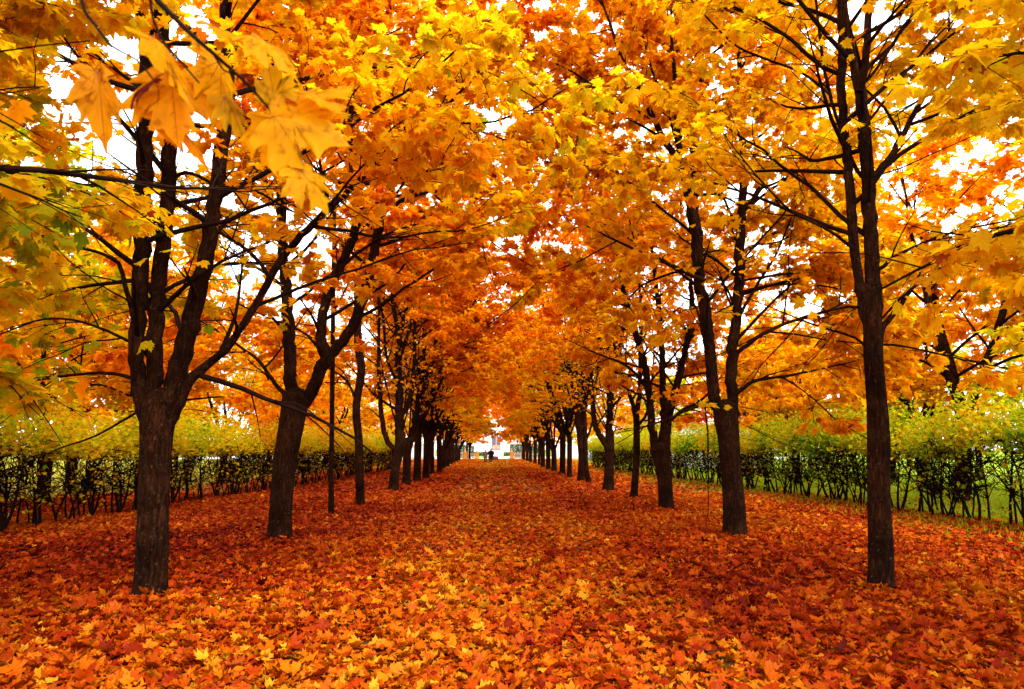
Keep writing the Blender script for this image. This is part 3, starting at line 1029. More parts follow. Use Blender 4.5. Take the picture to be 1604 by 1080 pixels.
hr = [hedge_proto(80 + i, t) for i, t in enumerate((2.3, 1.7, 2.9, 2.2))]
hl = [hedge_proto(90 + i, t) for i, t in enumerate((3.2, 3.8, 2.7, 3.4))]
n = 0
for y in np.arange(12.6, 66, 0.95):
    x = np.interp(y, [12, 16, 25, 67], [11.8, 11.5, 11.1, 9.4]) + rng.normal(0, 0.08)
    place(hr, int(rng.integers(0, 4)), (x, y + rng.normal(0, 0.1), 0), math.pi / 2 + rng.normal(0, 0.2) + (math.pi if rng.random() < 0.5 else 0), rng.uniform(0.93, 1.05), sz=rng.uniform(0.88, 1.12), label=
          "many-stemmed shrub with bare dark stems below yellow-green leaves in the hedge right of the avenue", group="shrubs of the right hedge", cat="shrub")
for y in np.arange(12.0, 60, 0.95):
    x = np.interp(y, [12, 14, 25, 53, 60], [-10.7, -10.4, -9.5, -8.7, -8.6]) + rng.normal(0, 0.08)
    place(hl, int(rng.integers(0, 4)), (x, y + rng.normal(0, 0.1), 0), math.pi / 2 + rng.normal(0, 0.2) + (math.pi if rng.random() < 0.5 else 0), rng.uniform(0.93, 1.05), sz=rng.uniform(0.88, 1.05), label=
          "many-stemmed shrub with bare dark stems below golden leaves in the hedge left of the avenue", group="shrubs of the left hedge", cat="shrub")

# ------------------------------------------------------------------ fallen leaves
LPAL = np.array([(0.030, 0.005, 0.002), (0.10, 0.005, 0.002), (0.24, 0.014, 0.002), (0.37, 0.042, 0.002), (0.46, 0.090, 0.002), (0.54, 0.17, 0.004), (0.60, 0.31, 0.015)])


BASES = [(o.location.x, o.location.y) for o in SC.objects if o.type == 'EMPTY' and o.get('group') in (ROWL, ROWR) and o.location.y < 20]


def litter(n, y0, y1, xl, xr, size, tmpl, tone, spread, zl, curl):
    # uniform over the trapezium that can be seen
    Y = rng.uniform(y0, y1, n)
    X = rng.uniform(xl, xr, n)
    vis = (np.abs(X) < 0.80 * Y + 1.2)
    P = np.column_stack([X, Y, np.zeros(n)])
    dens = np.ones(n)
    on_path = (X > -1.7) & (X < 2.1)
    patch = clump(P, 1.6, 1.0) + 0.6 * clump(P, 4.0, 2.0)
    dens = np.where(on_path, 0.84 + 0.3 * patch, dens)
    gr = np.clip((X - 6.8 + 1.2 * clump(P, 0.7, 5)) / 3.0, 0, 1)
    dens = dens * (1 - 0.5 * gr)
    dens = np.where(X < -10.8, 0.45, dens)
    dens = np.where(X > 12, 0.06, dens)
    m = vis & (rng.uniform(0, 1, n) < dens)
    X, Y, P = X[m], Y[m], P[m]
    k = len(X)
    Z = ground_z(X, Y) + 0.012 + zl * rng.uniform(0, 1, k) ** 1.5
    for bx_, by_ in BASES:
        Z = Z + 0.035 * np.exp(-np.maximum(np.hypot(X - bx_, Y - by_) - 0.15, 0) / 0.16)
    P = np.column_stack([X, Y, Z])
    a = rng.uniform(0, 6.28, k)
    ax = np.column_stack([np.cos(a), np.sin(a), rng.normal(0, 0.22, k)])
    nm = np.column_stack([rng.normal(0, 0.45, k), rng.normal(0, 0.45, k), np.ones(k) * np.where(rng.random(k) < 0.25, -1, 1)])
    bx = np.exp(-((X - 2) / 5) ** 2)
    t = tone + spread * (0.7 * clump(P, 0.6, 2) + 0.45 * clump(P, 2.3, 7) + 0.75 * rng.normal(0, 1, k))
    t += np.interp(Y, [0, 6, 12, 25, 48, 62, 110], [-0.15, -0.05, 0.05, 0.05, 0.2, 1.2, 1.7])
    t += 0.25 * np.clip(X / 6, -1, 1.3)
    t += np.where(on_path[m], 0.5, 0)
    col = palette(t, LPAL) * np.clip(rng.normal(1, 0.12, (k, 1)), 0.6, 1.2)
    S = size * np.clip(rng.normal(1, 0.22, k), 0.5, 1.6)
    return P, ax, nm, S, col


bands = [(95000, 3.2, 11.5, -11, 11, 0.108, LEAF_FULL, 3.0, 1.3, 0.05, 0.28),
         (150000, 11.5, 27, -16, 15, 0.10, LEAF_MID, 2.75, 1.2, 0.05, 0.25),
         (110000, 27, 118, -14, 14, 0.15, LEAF_LOW, 2.75, 1.0, 0.05, 0.22)]
for b in bands:
    P, ax, nm, S, col = litter(*b[:6], b[6], *b[7:10], b[10])
    o = leaf_cloud("fallen_leaves", P, ax, nm, S, col, b[6], b[10], LITTER, None, 0.05)
    tag(o, "carpet of fallen red, orange and yellow maple leaves over the ground", "leaf litter", "fallen leaves", "stuff")

# grass beside and beyond the right hedge
n = 60000
X = rng.uniform(8.6, 26, n)
Y = rng.uniform(11, 66, n) ** 1.0
m = (X < 0.82 * Y + 1) & (rng.uniform(0, 1, n) < np.clip((X - 8.6) / 2.5, 0.03, 1))
X, Y = X[m], Y[m]
k = len(X)
P = np.column_stack([X, Y, ground_z(X, Y) - 0.005])
ax = np.column_stack([rng.normal(0, 0.35, k), rng.normal(0, 0.35, k), np.ones(k)])
nm = np.column_stack([rng.normal(0, 1, k), rng.normal(0, 1, k), np.zeros(k)])
col = palette(2.0 + 0.6 * clump(P, 0.8, 2) + 0.4 * rng.normal(0, 1, k), np.array([(0.05, 0.11, 0.008), (0.16, 0.28, 0.006), (0.34, 0.46, 0.008), (0.55, 0.52, 0.012)]))
BLADE = (np.array([(-0.14, 0), (0.14, 0), (0.0, 1.0)]), np.array([(0, 1, 2)], np.int32))
o = leaf_cloud("lawn_grass", P, ax, nm, np.clip(rng.normal(0.12, 0.03, k), 0.05, 0.2), col, BLADE, 0.3, HEDGE_LEAF)
tag(o, "bright green lawn grass around and beyond the right hedge", "grass", kind="stuff")


# ------------------------------------------------------------------ end of the avenue
def bm_obj(name, bm, mat, parent=None, bev=0.0):
    if bev:
        bmesh.ops.bevel(bm, geom=list(bm.edges), offset=bev, segments=1, affect='EDGES')
    me = bpy.data.meshes.new(name)
    bm.to_mesh(me)
    bm.free()
    return link(name, me, parent, [mat])


def add_box(bm, c, s):
    m = Matrix.Translation(Vector(c)) @ Matrix.Diagonal((s[0], s[1], s[2], 1))
    return bmesh.ops.create_cube(bm, size=1.0, matrix=m)


def add_cone(bm, c, r1, r2, h, seg=12, rot=None):
    m = Matrix.Translation(Vector(c)) @ (rot or Matrix.Identity(4)) @ Matrix.Translation((0, 0, h / 2))
    return bmesh.ops.create_cone(bm, cap_ends=True, segments=seg, radius1=r1, radius2=r2, depth=h, matrix=m)


GY = 118.3


def gx_at(px): return at(px, 715, GY).x


def pillar(x, label):
    t = empty("gate_pillar", (x, GY, 0), label, "gate pillar", "ochre gate pillars")
    b = bmesh.new(); add_box(b, (0, 0, 0.12), (0.78, 0.78, 0.24)); bm_obj("plinth", b, OCHRE_TOP, t, 0.02)
    b = bmesh.new(); add_box(b, (0, 0, 0.66), (0.60, 0.60, 0.84)); bm_obj("shaft", b, OCHRE, t, 0.02)
    b = bmesh.new(); add_box(b, (0, 0, 1.14), (0.76, 0.76, 0.12)); bm_obj("cap", b, OCHRE_TOP, t, 0.02)
    b = bmesh.new(); add_cone(b, (0, 0, 1.2), 0.30, 0.10, 0.38, 4, Matrix.Rotation(R(45), 4, 'Z')); add_cone(b, (0, 0, 1.57), 0.10, 0.02, 0.35, 8)
    bm_obj("finial", b, OCHRE_TOP, t)


pillar(gx_at(728.5), "ochre gate pillar at the far left end of the gateway")
pillar(gx_at(747), "ochre gate pillar just left of the two walkers")
pillar(gx_at(801.5), "ochre gate pillar on the right side of the open gateway")
pillar(gx_at(820.5), "ochre gate pillar at the far right end of the gateway")


def railing(x0, x1, label, h=0.98, rails=4):
    xm = (x0 + x1) / 2
    t = empty("railing", (xm, GY, 0), label, "railing", "cream railings of the gateway")
    w = abs(x1 - x0)
    for z in np.linspace(0.22, h, rails):
        b = bmesh.new(); add_box(b, (0, 0, z), (w, 0.05, 0.07)); bm_obj("rail", b, RAIL, t)
    for x in (-w / 2 + 0.05, w / 2 - 0.05):
        b = bmesh.new(); add_box(b, (x, 0, h / 2), (0.08, 0.09, h + 0.05)); bm_obj("post", b, RAIL, t)


railing(gx_at(732.5), gx_at(743.5), "cream railing between the two left gate pillars")
railing(gx_at(805), gx_at(816.5), "cream railing between the two right gate pillars")
railing(gx_at(690), gx_at(724.5), "long cream railing left of the gateway behind the last trunks")
railing(gx_at(824.5), gx_at(866), "long cream railing right of the gateway behind the last trunks")

# white building with door and steps
BY = 168.0
bx0, bx1 = at(700, 700, BY).x, at(840, 700, BY).x
dx = at(777.3, 700, BY).x
bld = empty("white_building", (dx, BY, 0), "large white building with a brown double door facing down the avenue", "building")
DW, DH, DZ = 2.2, 3.3, 1.45
b = bmesh.new()
add_box(b, ((bx0 - dx - DW / 2) / 2 - DW / 4 + 0.0 - 0.0, 4, 5), (abs(bx0 - dx) - DW / 2 + DW / 2 - 0.0, 8, 10)) if False else None
lw = (dx - DW / 2) - bx0
rw = bx1 - (dx + DW / 2)
add_box(b, (-DW / 2 - lw / 2, 4, 5), (lw, 8, 10))
add_box(b, (DW / 2 + rw / 2, 4, 5), (rw, 8, 10))
add_box(b, (0, 4.3, DZ + DH + (10 - DZ - DH) / 2), (DW, 7.4, 10 - DZ - DH))
add_box(b, (0, 4.3, DZ / 2), (DW, 7.4, DZ))
bm_obj("wall", b, WHITE, bld)
b = bmesh.new(); add_box(b, (-DW / 2 - lw / 2, -0.06, 0.35), (lw, 0.12, 0.7)); add_box(b, (DW / 2 + rw / 2, -0.06, 0.35), (rw, 0.12, 0.7)); bm_obj("plinth", b, PLINTH, bld)
b = bmesh.new()
bmesh.ops.create_cone(b, cap_ends=True, segments=4, radius1=1, radius2=0.3, depth=2.4, matrix=Matrix.Translation(((bx0 + bx1) / 2 - dx, 4, 11.2)) @ Matrix.Diagonal(((bx1 - bx0) * 0.76, 6.5, 1, 1)) @ Matrix.Rotation(R(45), 4, 'Z'))
bm_obj("roof", b, ROOFM, bld)
b = bmesh.new()
for s in (-1, 1): add_box(b, (s * (DW / 2 + 0.09), -0.05, DZ + DH / 2), (0.18, 0.1, DH + 0.1))
add_box(b, (0, -0.05, DZ + DH + 0.12), (DW + 0.5, 0.12, 0.2)); bm_obj("door_frame", b, WHITE, bld)
for s in (-1, 1):
    b = bmesh.new(); add_box(b, (s * DW / 4, 0.3, DZ + DH / 2), (DW / 2 - 0.02, 0.08, DH)); d_ = bm_obj("door", b, DOORM, bld)
    b = bmesh.new()
    for r_ in range(3): add_box(b, (s * DW / 4, 0.24, DZ + 1.55 + r_ * 0.6), (DW / 2 - 0.36, 0.05, 0.5))
    bm_obj("pane", b, GLASS, d_)
    b = bmesh.new(); add_box(b, (s * DW / 4, 0.24, DZ + 0.68), (DW / 2 - 0.4, 0.05, 0.85)); bm_obj("panel", b, PANEL, d_)
    b = bmesh.new(); add_box(b, (s * 0.12, 0.2, DZ + 1.15), (0.05, 0.1, 0.25)); bm_obj("handle", b, YELLOWP, d_)
for wx in (-9, -5.5, 5.5, 9):
    if bx0 - dx + 1 < wx < bx1 - dx - 1:
        b = bmesh.new(); add_box(b, (wx, -0.04, 4.0), (1.5, 0.10, 2.2)); f_ = bm_obj("window", b, RAIL, bld)
        b = bmesh.new()
        for q in (-1, 1):
            for e in (-1, 1): add_box(b, (wx + q * 0.34, -0.09, 4.0 + e * 0.5), (0.56, 0.05, 0.9))
        bm_obj("pane", b, GLASS, f_)
st_ = empty("stone_steps", (dx, BY - 2, 0), "pale stone steps leading up to the brown door", "steps")
b = bmesh.new()
ns = 9
for i in range(ns):
    add_box(b, (0, 0.0 + 1.85 - (ns - i) * 0.16, DZ * (i + 0.5) / ns), (4.4, 0.32, DZ / ns))
add_box(b, (0, 1.86 - 0.0, DZ / 2 - 0.005), (4.4, 0.2, DZ - 0.02))
bm_obj("treads", b, STONE, st_)
for s in (-1, 1):
    b = bmesh.new(); add_box(b, (s * 2.36, 1.0, 0.5), (0.3, 1.8, 1.0)); bm_obj("cheek_wall", b, STONE, st_, 0.02)

b = bmesh.new(); add_box(b, (0, 0, 0.6), (0.34, 0.34, 1.2)); add_cone(b, (0, 0, 1.2), 0.24, 0.08, 0.2, 4, Matrix.Rotation(R(45), 4, 'Z'))
yp = at(787, 712, 158)
o = bm_obj("bollard", b, YELLOWP); o.location = (yp.x, 158, 0.01)
tag(o, "short pale yellow post at the right foot of the building steps", "post")


# clipped green hedge blocks behind the gateway
def hedge_block(x0, x1, y, h, label, seed):
    t = empty("clipped_hedge", ((x0 + x1) / 2, y, 0), label, "hedge", "clipped evergreen hedges behind the gateway")
    r = np.random.default_rng(seed)
    w = abs(x1 - x0)
    st = Tubes()
    for x in np.arange(-w / 2 + 0.2, w / 2, 0.5):
        st.add(shoot((x, 0, 0), (0, 0, 1.0), h * 0.8, 0.3, 0.1, 0, r), np.linspace(0.03, 0.01, max(3, int(h * 0.8 / 0.3) + 1) + 1), 5)
    link("stems", st.mesh("stems"), t, [TWIG])
    n = int(900 * w * h / 2)
    P = np.column_stack([r.uniform(-w / 2, w / 2, n), r.uniform(-0.5, 0.5, n), r.uniform(0.05, h, n) + r.normal(0, 0.04, n)])
    ax = r.normal(0, 1, (n, 3)); nm = r.normal(0, 1, (n, 3))
    col = palette(1.2 + 0.8 * r.normal(0, 1, n), np.array([(0.01, 0.05, 0.008), (0.02, 0.10, 0.01), (0.05, 0.17, 0.015), (0.10, 0.24, 0.02)]))
    leaf_cloud("foliage", P, ax, nm, np.full(n, 0.16), col, LEAF_LOW, 0.2, GREENH, t)


HY = 128.0


def hx(px): return at(px, 705, HY).x


hedge_block(hx(700), hx(733), HY + 1.5, 2.5, "dark clipped hedge at the far left behind the gate pillars", 1)
hedge_block(hx(734.5), hx(742.5), HY, 2.3, "short bright green clipped hedge left of the walkers", 2)
hedge_block(hx(799), hx(850), HY + 0.5, 2.6, "long dark clipped hedge right of the gateway", 3)
lawn_l = sheet("lawn", np.linspace(hx(738), hx(768), 3), np.linspace(131, 160, 3), lambda x, y: 0 * x + 0.03, plain("lawn_green", (0.12, 0.25, 0.02), 0.95, 0.35, 2))
hedge_block(at(741, 705, 158).x, at(757, 705, 158).x, 160, 1.0, "low green box hedge in front of the white wall left of the door", 4)
hedge_block(at(789, 705, 158).x, at(800, 705, 158).x, 160, 1.0, "low green box hedge in front of the white wall right of the steps", 5)


def garden_wall(x0, x1, y, h, label):
    t = empty("garden_wall", ((x0 + x1) / 2, y, 0), label, "wall")
    w = abs(x1 - x0)
    b = bmesh.new(); add_box(b, (0, 0, h / 2 + 0.2), (w, 0.4, h - 0.4)); bm_obj("wall_face", b, WHITE, t)
    b = bmesh.new(); add_box(b, (0, 0, 0.2), (w + 0.06, 0.5, 0.4)); bm_obj("plinth", b, PLINTH, t)
    b = bmesh.new(); add_box(b, (0, 0, h + 0.05), (w + 0.1, 0.56, 0.1)); bm_obj("coping", b, PLINTH, t, 0.02)


garden_wall(-22, -9.6, 112, 2.3, "pale grey-white wall glimpsed between trunks of the left row")
garden_wall(10.3, 24, 120, 2.3, "pale grey-white wall glimpsed between trunks of the right row")

# low white house beyond the right hedge
hc = at(1088, 668, 60)
ho = empty("white_house", (hc.x + 1.2, 60, 0), "low white house with a pale rose roof glimpsed above the right hedge", "house")
b = bmesh.new(); add_box(b, (0, 3, 1.9), (8.4, 6, 3.8)); bm_obj("wall", b, WHITE, ho)
b = bmesh.new()
vs = [b.verts.new(v) for v in [(-4.6, -0.4, 3.8), (4.6, -0.4, 3.8), (4.6, 6.4, 3.8), (-4.6, 6.4, 3.8), (-4.6, 3, 5.6), (4.6, 3, 5.6)]]
for f in ((0, 1, 5, 4), (2, 3, 4, 5), (1, 2, 5), (3, 0, 4), (3, 2, 1, 0)): b.faces.new([vs[i] for i in f])
bm_obj("roof", b, ROOFM, ho)
for wx in (-2.6, 0.2, 2.6):
    b = bmesh.new(); add_box(b, (wx, -0.03, 2.1), (1.1, 0.1, 1.4)); f_ = bm_obj("window", b, RAIL, ho)
    b = bmesh.new()
    for q in (-1, 1): add_box(b, (wx + q * 0.25, -0.09, 2.1), (0.42, 0.05, 1.2))
    bm_obj("pane", b, GLASS, f_)

# brown log behind the walkers
lg = at(771.5, 720, 104)
b = bmesh.new()
bmesh.ops.create_cone(b, cap_ends=True, segments=14, radius1=0.33, radius2=0.30, depth=1.7, matrix=Matrix.Rotation(R(90), 4, 'Y'))
bmesh.ops.subdivide_edges(b, edges=[e for e in b.edges if abs(e.verts[0].co.x - e.verts[1].co.x) > 0.5], cuts=5)
for v in b.verts:
    v.co.x *= 1 - 0.12 * (v.co.y ** 2 + v.co.z ** 2) / 0.1
    v.co += Vector((0, random.uniform(-.02, .02), random.uniform(-.02, .02)))
o = bm_obj("log", b, LOGM, None, 0.0); o.location = (lg.x + 0.1, 104, 0.31)
tag(o, "thick brown log lying by the gateway behind the two walkers", "log")

# ------------------------------------------------------------------ the two walkers
SKIN = plain("skin", (0.55, 0.32, 0.23), 0.6, 0.05, 5)


def person(loc, h, coat, trouser, hair, label, bulk, stride, lift):
    t = empty("person", loc, label, "person", "two people walking away down the avenue")
    k = h / 1.75
    bm = bmesh.new()
    sk = bm.verts.layers.skin.new()
    rad = {}

    def v(p, r, prev=None):
        x = bm.verts.new(Vector(p) * k)
        x[sk].radius = (r * k, r * k)
        if prev is not None: bm.edges.new((prev, x))
        return x
    pel = v((0, 0, 0.95), 0.15 * bulk); pel[sk].use_root = True
    ch = v((0, 0.02, 1.22), 0.15 * bulk, pel); sh = v((0, 0.02, 1.40), 0.11 * bulk, ch)
    nk = v((0, 0.03, 1.50), 0.055, sh); hd = v((0, 0.05, 1.62), 0.095, nk); v((0, 0.05, 1.70), 0.075, hd)
    for s in (-1, 1):
        f = s * stride
        hp = v((0.09 * s, 0, 0.88), 0.095 * bulk, pel); kn = v((0.10 * s, 0.10 * f + 0.02, 0.50), 0.062, hp)
        an = v((0.10 * s, 0.16 * f - 0.03, 0.09), 0.045, kn); v((0.11 * s, 0.16 * f + 0.13, 0.035), 0.04, an)
        s0 = v((0.17 * s * bulk, 0.02, 1.39), 0.07 * bulk, sh); el = v((0.24 * s * bulk, -0.03 + 0.03 * f, 1.12), 0.05 * bulk, s0)
        wr = v((0.20 * s * bulk, 0.10 - 0.05 * f + lift * 0.12, 0.90 + lift * 0.12), 0.034, el); pm = v((0.195 * s * bulk, 0.13 - 0.05 * f + lift * 0.12, 0.83 + lift * 0.14), 0.036, wr)
        for q in range(4):
            a = v((0.195 * s * bulk + 0.012 * s, 0.13 - 0.05 * f + lift * 0.12 + (q - 1.5) * 0.022, 0.77 + lift * 0.14), 0.010, pm)
            v((0.19 * s * bulk, 0.135 - 0.05 * f + lift * 0.12 + (q - 1.5) * 0.022, 0.72 + lift * 0.14 + abs(q - 1.3) * 0.008), 0.008, a)
        v((0.17 * s * bulk, 0.18 - 0.05 * f + lift * 0.12, 0.79 + lift * 0.14), 0.011, pm)
    me = bpy.data.meshes.new("body")
    bm.to_mesh(me); bm.free()
    body = link("body", me, t, [SKIN])
    m = body.modifiers.new("skin", 'SKIN'); m.use_smooth_shade = True
    m2 = body.modifiers.new("sub", 'SUBSURF'); m2.levels = 1; m2.render_levels = 1
    # face: nose, eyes and ears on the far side, looking down the avenue
    c = Tubes()
    # coat: lathe over the trunk with sleeves
    prof = [(0.62, 0.21), (0.80, 0.215), (1.0, 0.20), (1.2, 0.215), (1.35, 0.20), (1.43, 0.14), (1.50, 0.075)]
    P = np.array([(0, 0.015, z) for z, _ in prof]) * k
    n_ = 16
    V, F = [], []
    for (z, r_) in prof:
        for a in np.linspace(0, 6.283, n_, endpoint=False):
            V.append((math.cos(a) * r_ * 1.12 * bulk * k, 0.015 + math.sin(a) * r_ * 0.82 * bulk * k, z * k))
    for i in range(len(prof) - 1):
        for j in range(n_): F.append((i * n_ + j, i * n_ + (j + 1) % n_, (i + 1) * n_ + (j + 1) % n_, (i + 1) * n_ + j))
    c.V.append(np.array(V)); c.F.append(np.array(F)); c.n += len(V)
    for s in (-1, 1):
        f = s * stride
        A = catmull(np.array([(0.14 * s * bulk, 0.02, 1.41, 0.085), (0.20 * s * bulk, 0.01, 1.30, 0.088), (0.245 * s * bulk, -0.03 + 0.03 * f, 1.12, 0.072),
                              (0.20 * s * bulk, 0.09 - 0.05 * f + lift * 0.12, 0.91 + lift * 0.12, 0.056)]) * np.array((k, k, k, k * bulk)), 0.06)
        c.add(A[:, :3], A[:, 3], 10)
    link("coat", c.mesh("coat"), t, [coat])
    q = Tubes()
    for s in (-1, 1):
        f = s * stride
        A = catmull(np.array([(0.085 * s, 0, 0.95, 0.125 * bulk), (0.095 * s, 0.05 * f, 0.7, 0.10 * bulk), (0.10 * s, 0.10 * f + 0.02, 0.50, 0.078), (0.10 * s, 0.15 * f - 0.03, 0.08, 0.066)]) * k, 0.08)
        q.add(A[:, :3], A[:, 3], 10)
    link("trousers", q.mesh("trousers"), t, [trouser])
    for s in (-1, 1):
        b = bmesh.new()
        bmesh.ops.create_uvsphere(b, u_segments=10, v_segments=6, radius=1, matrix=Matrix.Translation((0.105 * s * k, (0.16 * s * stride + 0.05) * k, 0.05)) @ Matrix.Diagonal((0.055, 0.15, 0.055, 1)))
        bm_obj("shoe", b, TWIG, t)
    b = bmesh.new()
    bmesh.ops.create_uvsphere(b, u_segments=14, v_segments=9, radius=1, matrix=Matrix.Translation((0, 0.03 * k, 1.655 * k)) @ Matrix.Diagonal((0.105 * k, 0.115 * k, 0.115 * k, 1)))
    bmesh.ops.delete(b, geom=[x for x in b.verts if x.co.y > 0.075 * k and x.co.z < 1.68 * k], context='VERTS')
    bm_obj("hair", b, hair, t)
    b = bmesh.new()
    add_cone(b, (0, 0.14 * k, 1.60 * k), 0.016, 0.008, 0.05, 6)
    for s in (-1, 1):
        bmesh.ops.create_uvsphere(b, u_segments=6, v_segments=4, radius=0.02, matrix=Matrix.Translation((0.1 * s * k, 0.045 * k, 1.62 * k)))
    bm_obj("ears_and_nose", b, SKIN, t)
    return t


g1, g2 = on_ground(760.3, 725.3), on_ground(769.0, 726.0)
person((g1.x, g1.y, 0.02), 1.64, plain("mauve_coat", (0.20, 0.12, 0.10), 0.85, 0.1, 8), plain("dark_trousers", (0.025, 0.022, 0.03), 0.85, 0.1, 8),
       plain("dark_hair", (0.05, 0.035, 0.03), 0.7, 0.2, 20), "person in a pale mauve coat and dark trousers, walking away left of a companion", 1.15, 0.9, 0.3)
person((g2.x, g2.y, 0.02), 1.76, plain("black_jacket", (0.012, 0.012, 0.014), 0.8, 0.1, 8), plain("charcoal_trousers", (0.02, 0.02, 0.024), 0.85, 0.1, 8),
       plain("brown_hair", (0.07, 0.045, 0.035), 0.7, 0.2, 20), "person in a bulky black jacket and dark trousers, right of the mauve-coated companion", 1.25, -0.8, 0.9)


# ------------------------------------------------------------------ the spray of big leaves hanging close to the viewer
VEIN = plain("leaf_vein", (0.22, 0.05, 0.01), 0.7, 0.3, 30)


def big_leaf(parent, root_loc, base, tip, Y, nrm, colour, width=1.0, curl=0.25, seed=0):
    """one maple leaf as a sub-part of the hanging bough; base and tip in photo pixels at distance Y"""
    r = np.random.default_rng(seed)
    b, t = np.array(at(*base, Y)), np.array(at(*tip, Y + r.uniform(-0.05, 0.05)))
    L = np.linalg.norm(t - b)
    ax = (t - b) / L
    nm = np.array(nrm, float); nm = unit(nm - ax * np.dot(ax, nm)); sd = np.cross(ax, nm)
    half = [(0.0, 0.02), (0.10, -0.07), (0.20, -0.11), (0.31, -0.10), (0.42, -0.03), (0.33, 0.04), (0.31, 0.11), (0.42, 0.20), (0.50, 0.26), (0.60, 0.37), (0.50, 0.39),
            (0.43, 0.43), (0.45, 0.53), (0.43, 0.66), (0.35, 0.58), (0.25, 0.52), (0.20, 0.53), (0.21, 0.63), (0.26, 0.76), (0.16, 0.76), (0.09, 0.84), (0.0, 1.0)]
    pts = np.array(half + [(-x, y) for x, y in reversed(half[1:-1])])
    pts[:, 0] *= width * (1 + 0.12 * np.sign(pts[:, 0]))
    pts += r.normal(0, 0.022, pts.shape)
    cen = np.array((0, 0.27))
    rings = [cen + (pts - cen) * f for f in (1.0, 0.72, 0.45, 0.2)]
    n_ = len(pts)
    V2 = np.vstack(rings + [cen[None]])
    F3, F4 = [], []
    for q in range(3):
        for j in range(n_):
            F4.append((q * n_ + j, q * n_ + (j + 1) % n_, (q + 1) * n_ + (j + 1) % n_, (q + 1) * n_ + j))
    for j in range(n_): F3.append((3 * n_ + j, 3 * n_ + (j + 1) % n_, 4 * n_))

    def surf(p):
        x, y = p[..., 0], p[..., 1]
        z = -curl * 1.1 * np.abs(x) ** 1.2 - curl * 0.9 * (y - 0.2) ** 2 + 0.03 * np.sin(9 * x + seed) * np.sin(8 * y)
        return b + L * (x[..., None] * sd + y[..., None] * ax + z[..., None] * nm) - root_loc
    V = surf(V2)
    col = np.tile(np.array(colour), (len(V), 1))
    rad_ = np.linalg.norm(V2 - cen, axis=1)[:, None]
    col = col * (1 + 0.1 * r.normal(0, 1, (len(V), 1)))
    me = np_mesh("leaf", V, [np.array(F4), np.array(F3)], np.clip(col, 0, 1), smooth=True)
    lf = link("leaf", me, parent, [LEAF])
    tv = Tubes()
    for tx, ty in ((0, 0.95), (0.56 * width, 0.36), (-0.56 * width, 0.36), (0.40 * width, 0.62), (-0.40 * width, 0.62), (0.38 * width, -0.04), (-0.38 * width, -0.04)):
        s_ = np.linspace(0, 1, 9)[:, None]
        line = np.array((0, 0.03)) * (1 - s_) + np.array((tx, ty)) * s_
        tv.add(surf(line) - nm * 0.0006, np.linspace(0.0011, 0.0004, 9), 4)
        if abs(ty) > 0.3:
            for f_ in (0.4, 0.6, 0.78):
                p0 = np.array((tx * f_, ty * f_ + 0.03 * (1 - f_)))
                for sg in (-1, 1):
                    dv = np.array((tx, ty)) * 0.5 + sg * np.array((-ty, tx)) * 0.5
                    dv = dv / np.linalg.norm(dv) * 0.16 * (1.1 - f_)
                    ln = p0 + dv * np.linspace(0, 1, 4)[:, None]
                    tv.add(surf(ln) - nm * 0.0005, np.linspace(0.0006, 0.0003, 4), 3)
    vo = tv.mesh("leaf")
    # veins are joined into the leaf's own mesh
    bm = bmesh.new(); bm.from_mesh(lf.data)
    k0 = len(bm.faces)
    bm.from_mesh(vo)
    bm.faces.ensure_lookup_table()
    for f in bm.faces[k0:]: f.material_index = 1
    bm.to_mesh(lf.data); bm.free()
    lf.data.materials.append(VEIN)
    return b


hb = Tubes()
RL = np.array(left_near.location)
BYD = 1.22


def twig(pts, r0, r1, Y=BYD):
    P = np.array([list(at(px, py, Y + dy)) for px, py, dy in pts]) - RL
    P = catmull(np.column_stack([P, np.linspace(r0, r1, len(P))]), 0.02)
    hb.add(P[:, :3], P[:, 3], 6, 0.04)


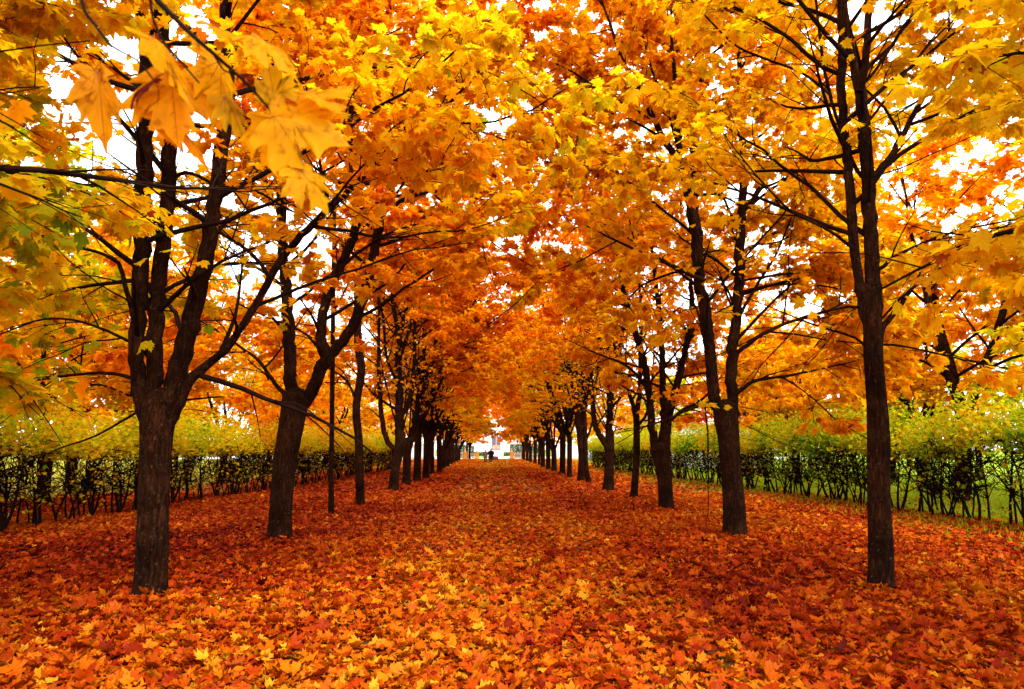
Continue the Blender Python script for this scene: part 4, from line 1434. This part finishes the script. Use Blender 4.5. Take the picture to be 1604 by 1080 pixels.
twig([(-330, -420, 0.5), (-60, -240, 0.2), (130, -110, 0.05), (235, -10, 0), (290, 45, 0), (335, 85, 0), (385, 130, 0), (428, 178, 0)], 0.0075, 0.0022)
twig([(130, -110, 0.05), (128, 0, 0), (150, 40, 0), (175, 72, 0), (215, 95, 0), (240, 125, 0)], 0.0035, 0.0016)
twig([(235, -10, 0), (240, 30, 0), (262, 75, 0), (290, 105, 0), (312, 130, 0)], 0.003, 0.0016)
twig([(335, 85, 0), (350, 110, 0), (372, 118, 0)], 0.002, 0.0014)
bough = link("hanging_bough", hb.mesh("hanging_bough"), left_near, [TWIG])
YL, OR, GY_, RD, BRN = (0.90, 0.46, 0.002), (0.88, 0.37, 0.001), (0.70, 0.44, 0.004), (0.50, 0.10, 0.004), (0.16, 0.02, 0.004)
LS = [((150, 108), (172, 232), (0.5, -0.7, 0.3), (0.80, 0.28, 0.004), 0.5, 0.5), ((232, 52), (322, 150), (0.7, -0.35, 0.6), OR, 0.45, 0.4),
      ((268, 112), (275, 212), (0.25, -0.9, 0.3), OR, 0.95, 0.4), ((245, 172), (342, 254), (-0.3, -0.5, 0.8), OR, 0.55, 0.35),
      ((322, 32), (412, 74), (0.1, -0.5, 0.85), OR, 0.6, 0.35), ((345, 92), (352, 200), (0.8, -0.5, 0.1), YL, 0.7, 0.4),
      ((425, 180), (545, 222), (0.1, -0.95, 0.25), YL, 1.15, 0.16), ((436, 172), (412, 84), (0.15, -0.7, -0.7), GY_, 0.75, 0.3),
      ((440, 170), (555, 120), (-0.1, -0.8, 0.5), YL, 0.8, 0.25), ((420, 182), (432, 285), (-0.1, -0.9, 0.3), OR, 0.9, 0.25),
      ((434, 160), (462, 146), (0.3, -0.6, 0.7), RD, 0.7, 0.6), ((395, 52), (474, 104), (0.2, -0.6, 0.7), YL, 0.6, 0.4), ((470, 140), (562, 176), (-0.2, -0.5, 0.8), YL, 0.6, 0.35), ((296, 50), (362, 96), (0.3, -0.4, 0.8), YL, 0.5, 0.5), ((350, 150), (392, 222), (0.4, -0.7, 0.4), GY_, 0.6, 0.4), ((468, 262), (520, 330), (0.2, -0.7, 0.5), YL, 0.85, 0.3),
      ((312, 128), (322, 162), (0.5, -0.8, 0.2), BRN, 0.7, 0.6), ((240, 122), (176, 165), (0.2, -0.4, 0.8), BRN, 0.35, 0.8), ((372, 118), (402, 108), (0.2, -0.6, 0.7), BRN, 0.6, 0.7)]
for i, (b_, t_, nn, cc, w_, cu) in enumerate(LS):
    big_leaf(bough, RL, b_, t_, BYD + rng.uniform(-0.04, 0.06), nn, cc, w_, cu, i + 1)
    # petiole
ob = Tubes()
for (x0, y0), (x1, y1) in (((428, 178), (468, 262)), ((240, 125), (268, 112)), ((240, 125), (245, 172)), ((175, 72), (150, 108)), ((215, 95), (232, 52)), ((290, 45), (322, 32))):
    P = np.array([list(at(x0, y0, BYD)), list(at((x0 + x1) / 2 + 6, (y0 + y1) / 2 - 6, BYD)), list(at(x1, y1, BYD))]) - RL
    P = catmull(np.column_stack([P, (0.0014, 0.001, 0.001)]), 0.01)
    ob.add(P[:, :3], P[:, 3], 5)
link("leaf_stalks", ob.mesh("leaf_stalks"), bough, [VEIN])
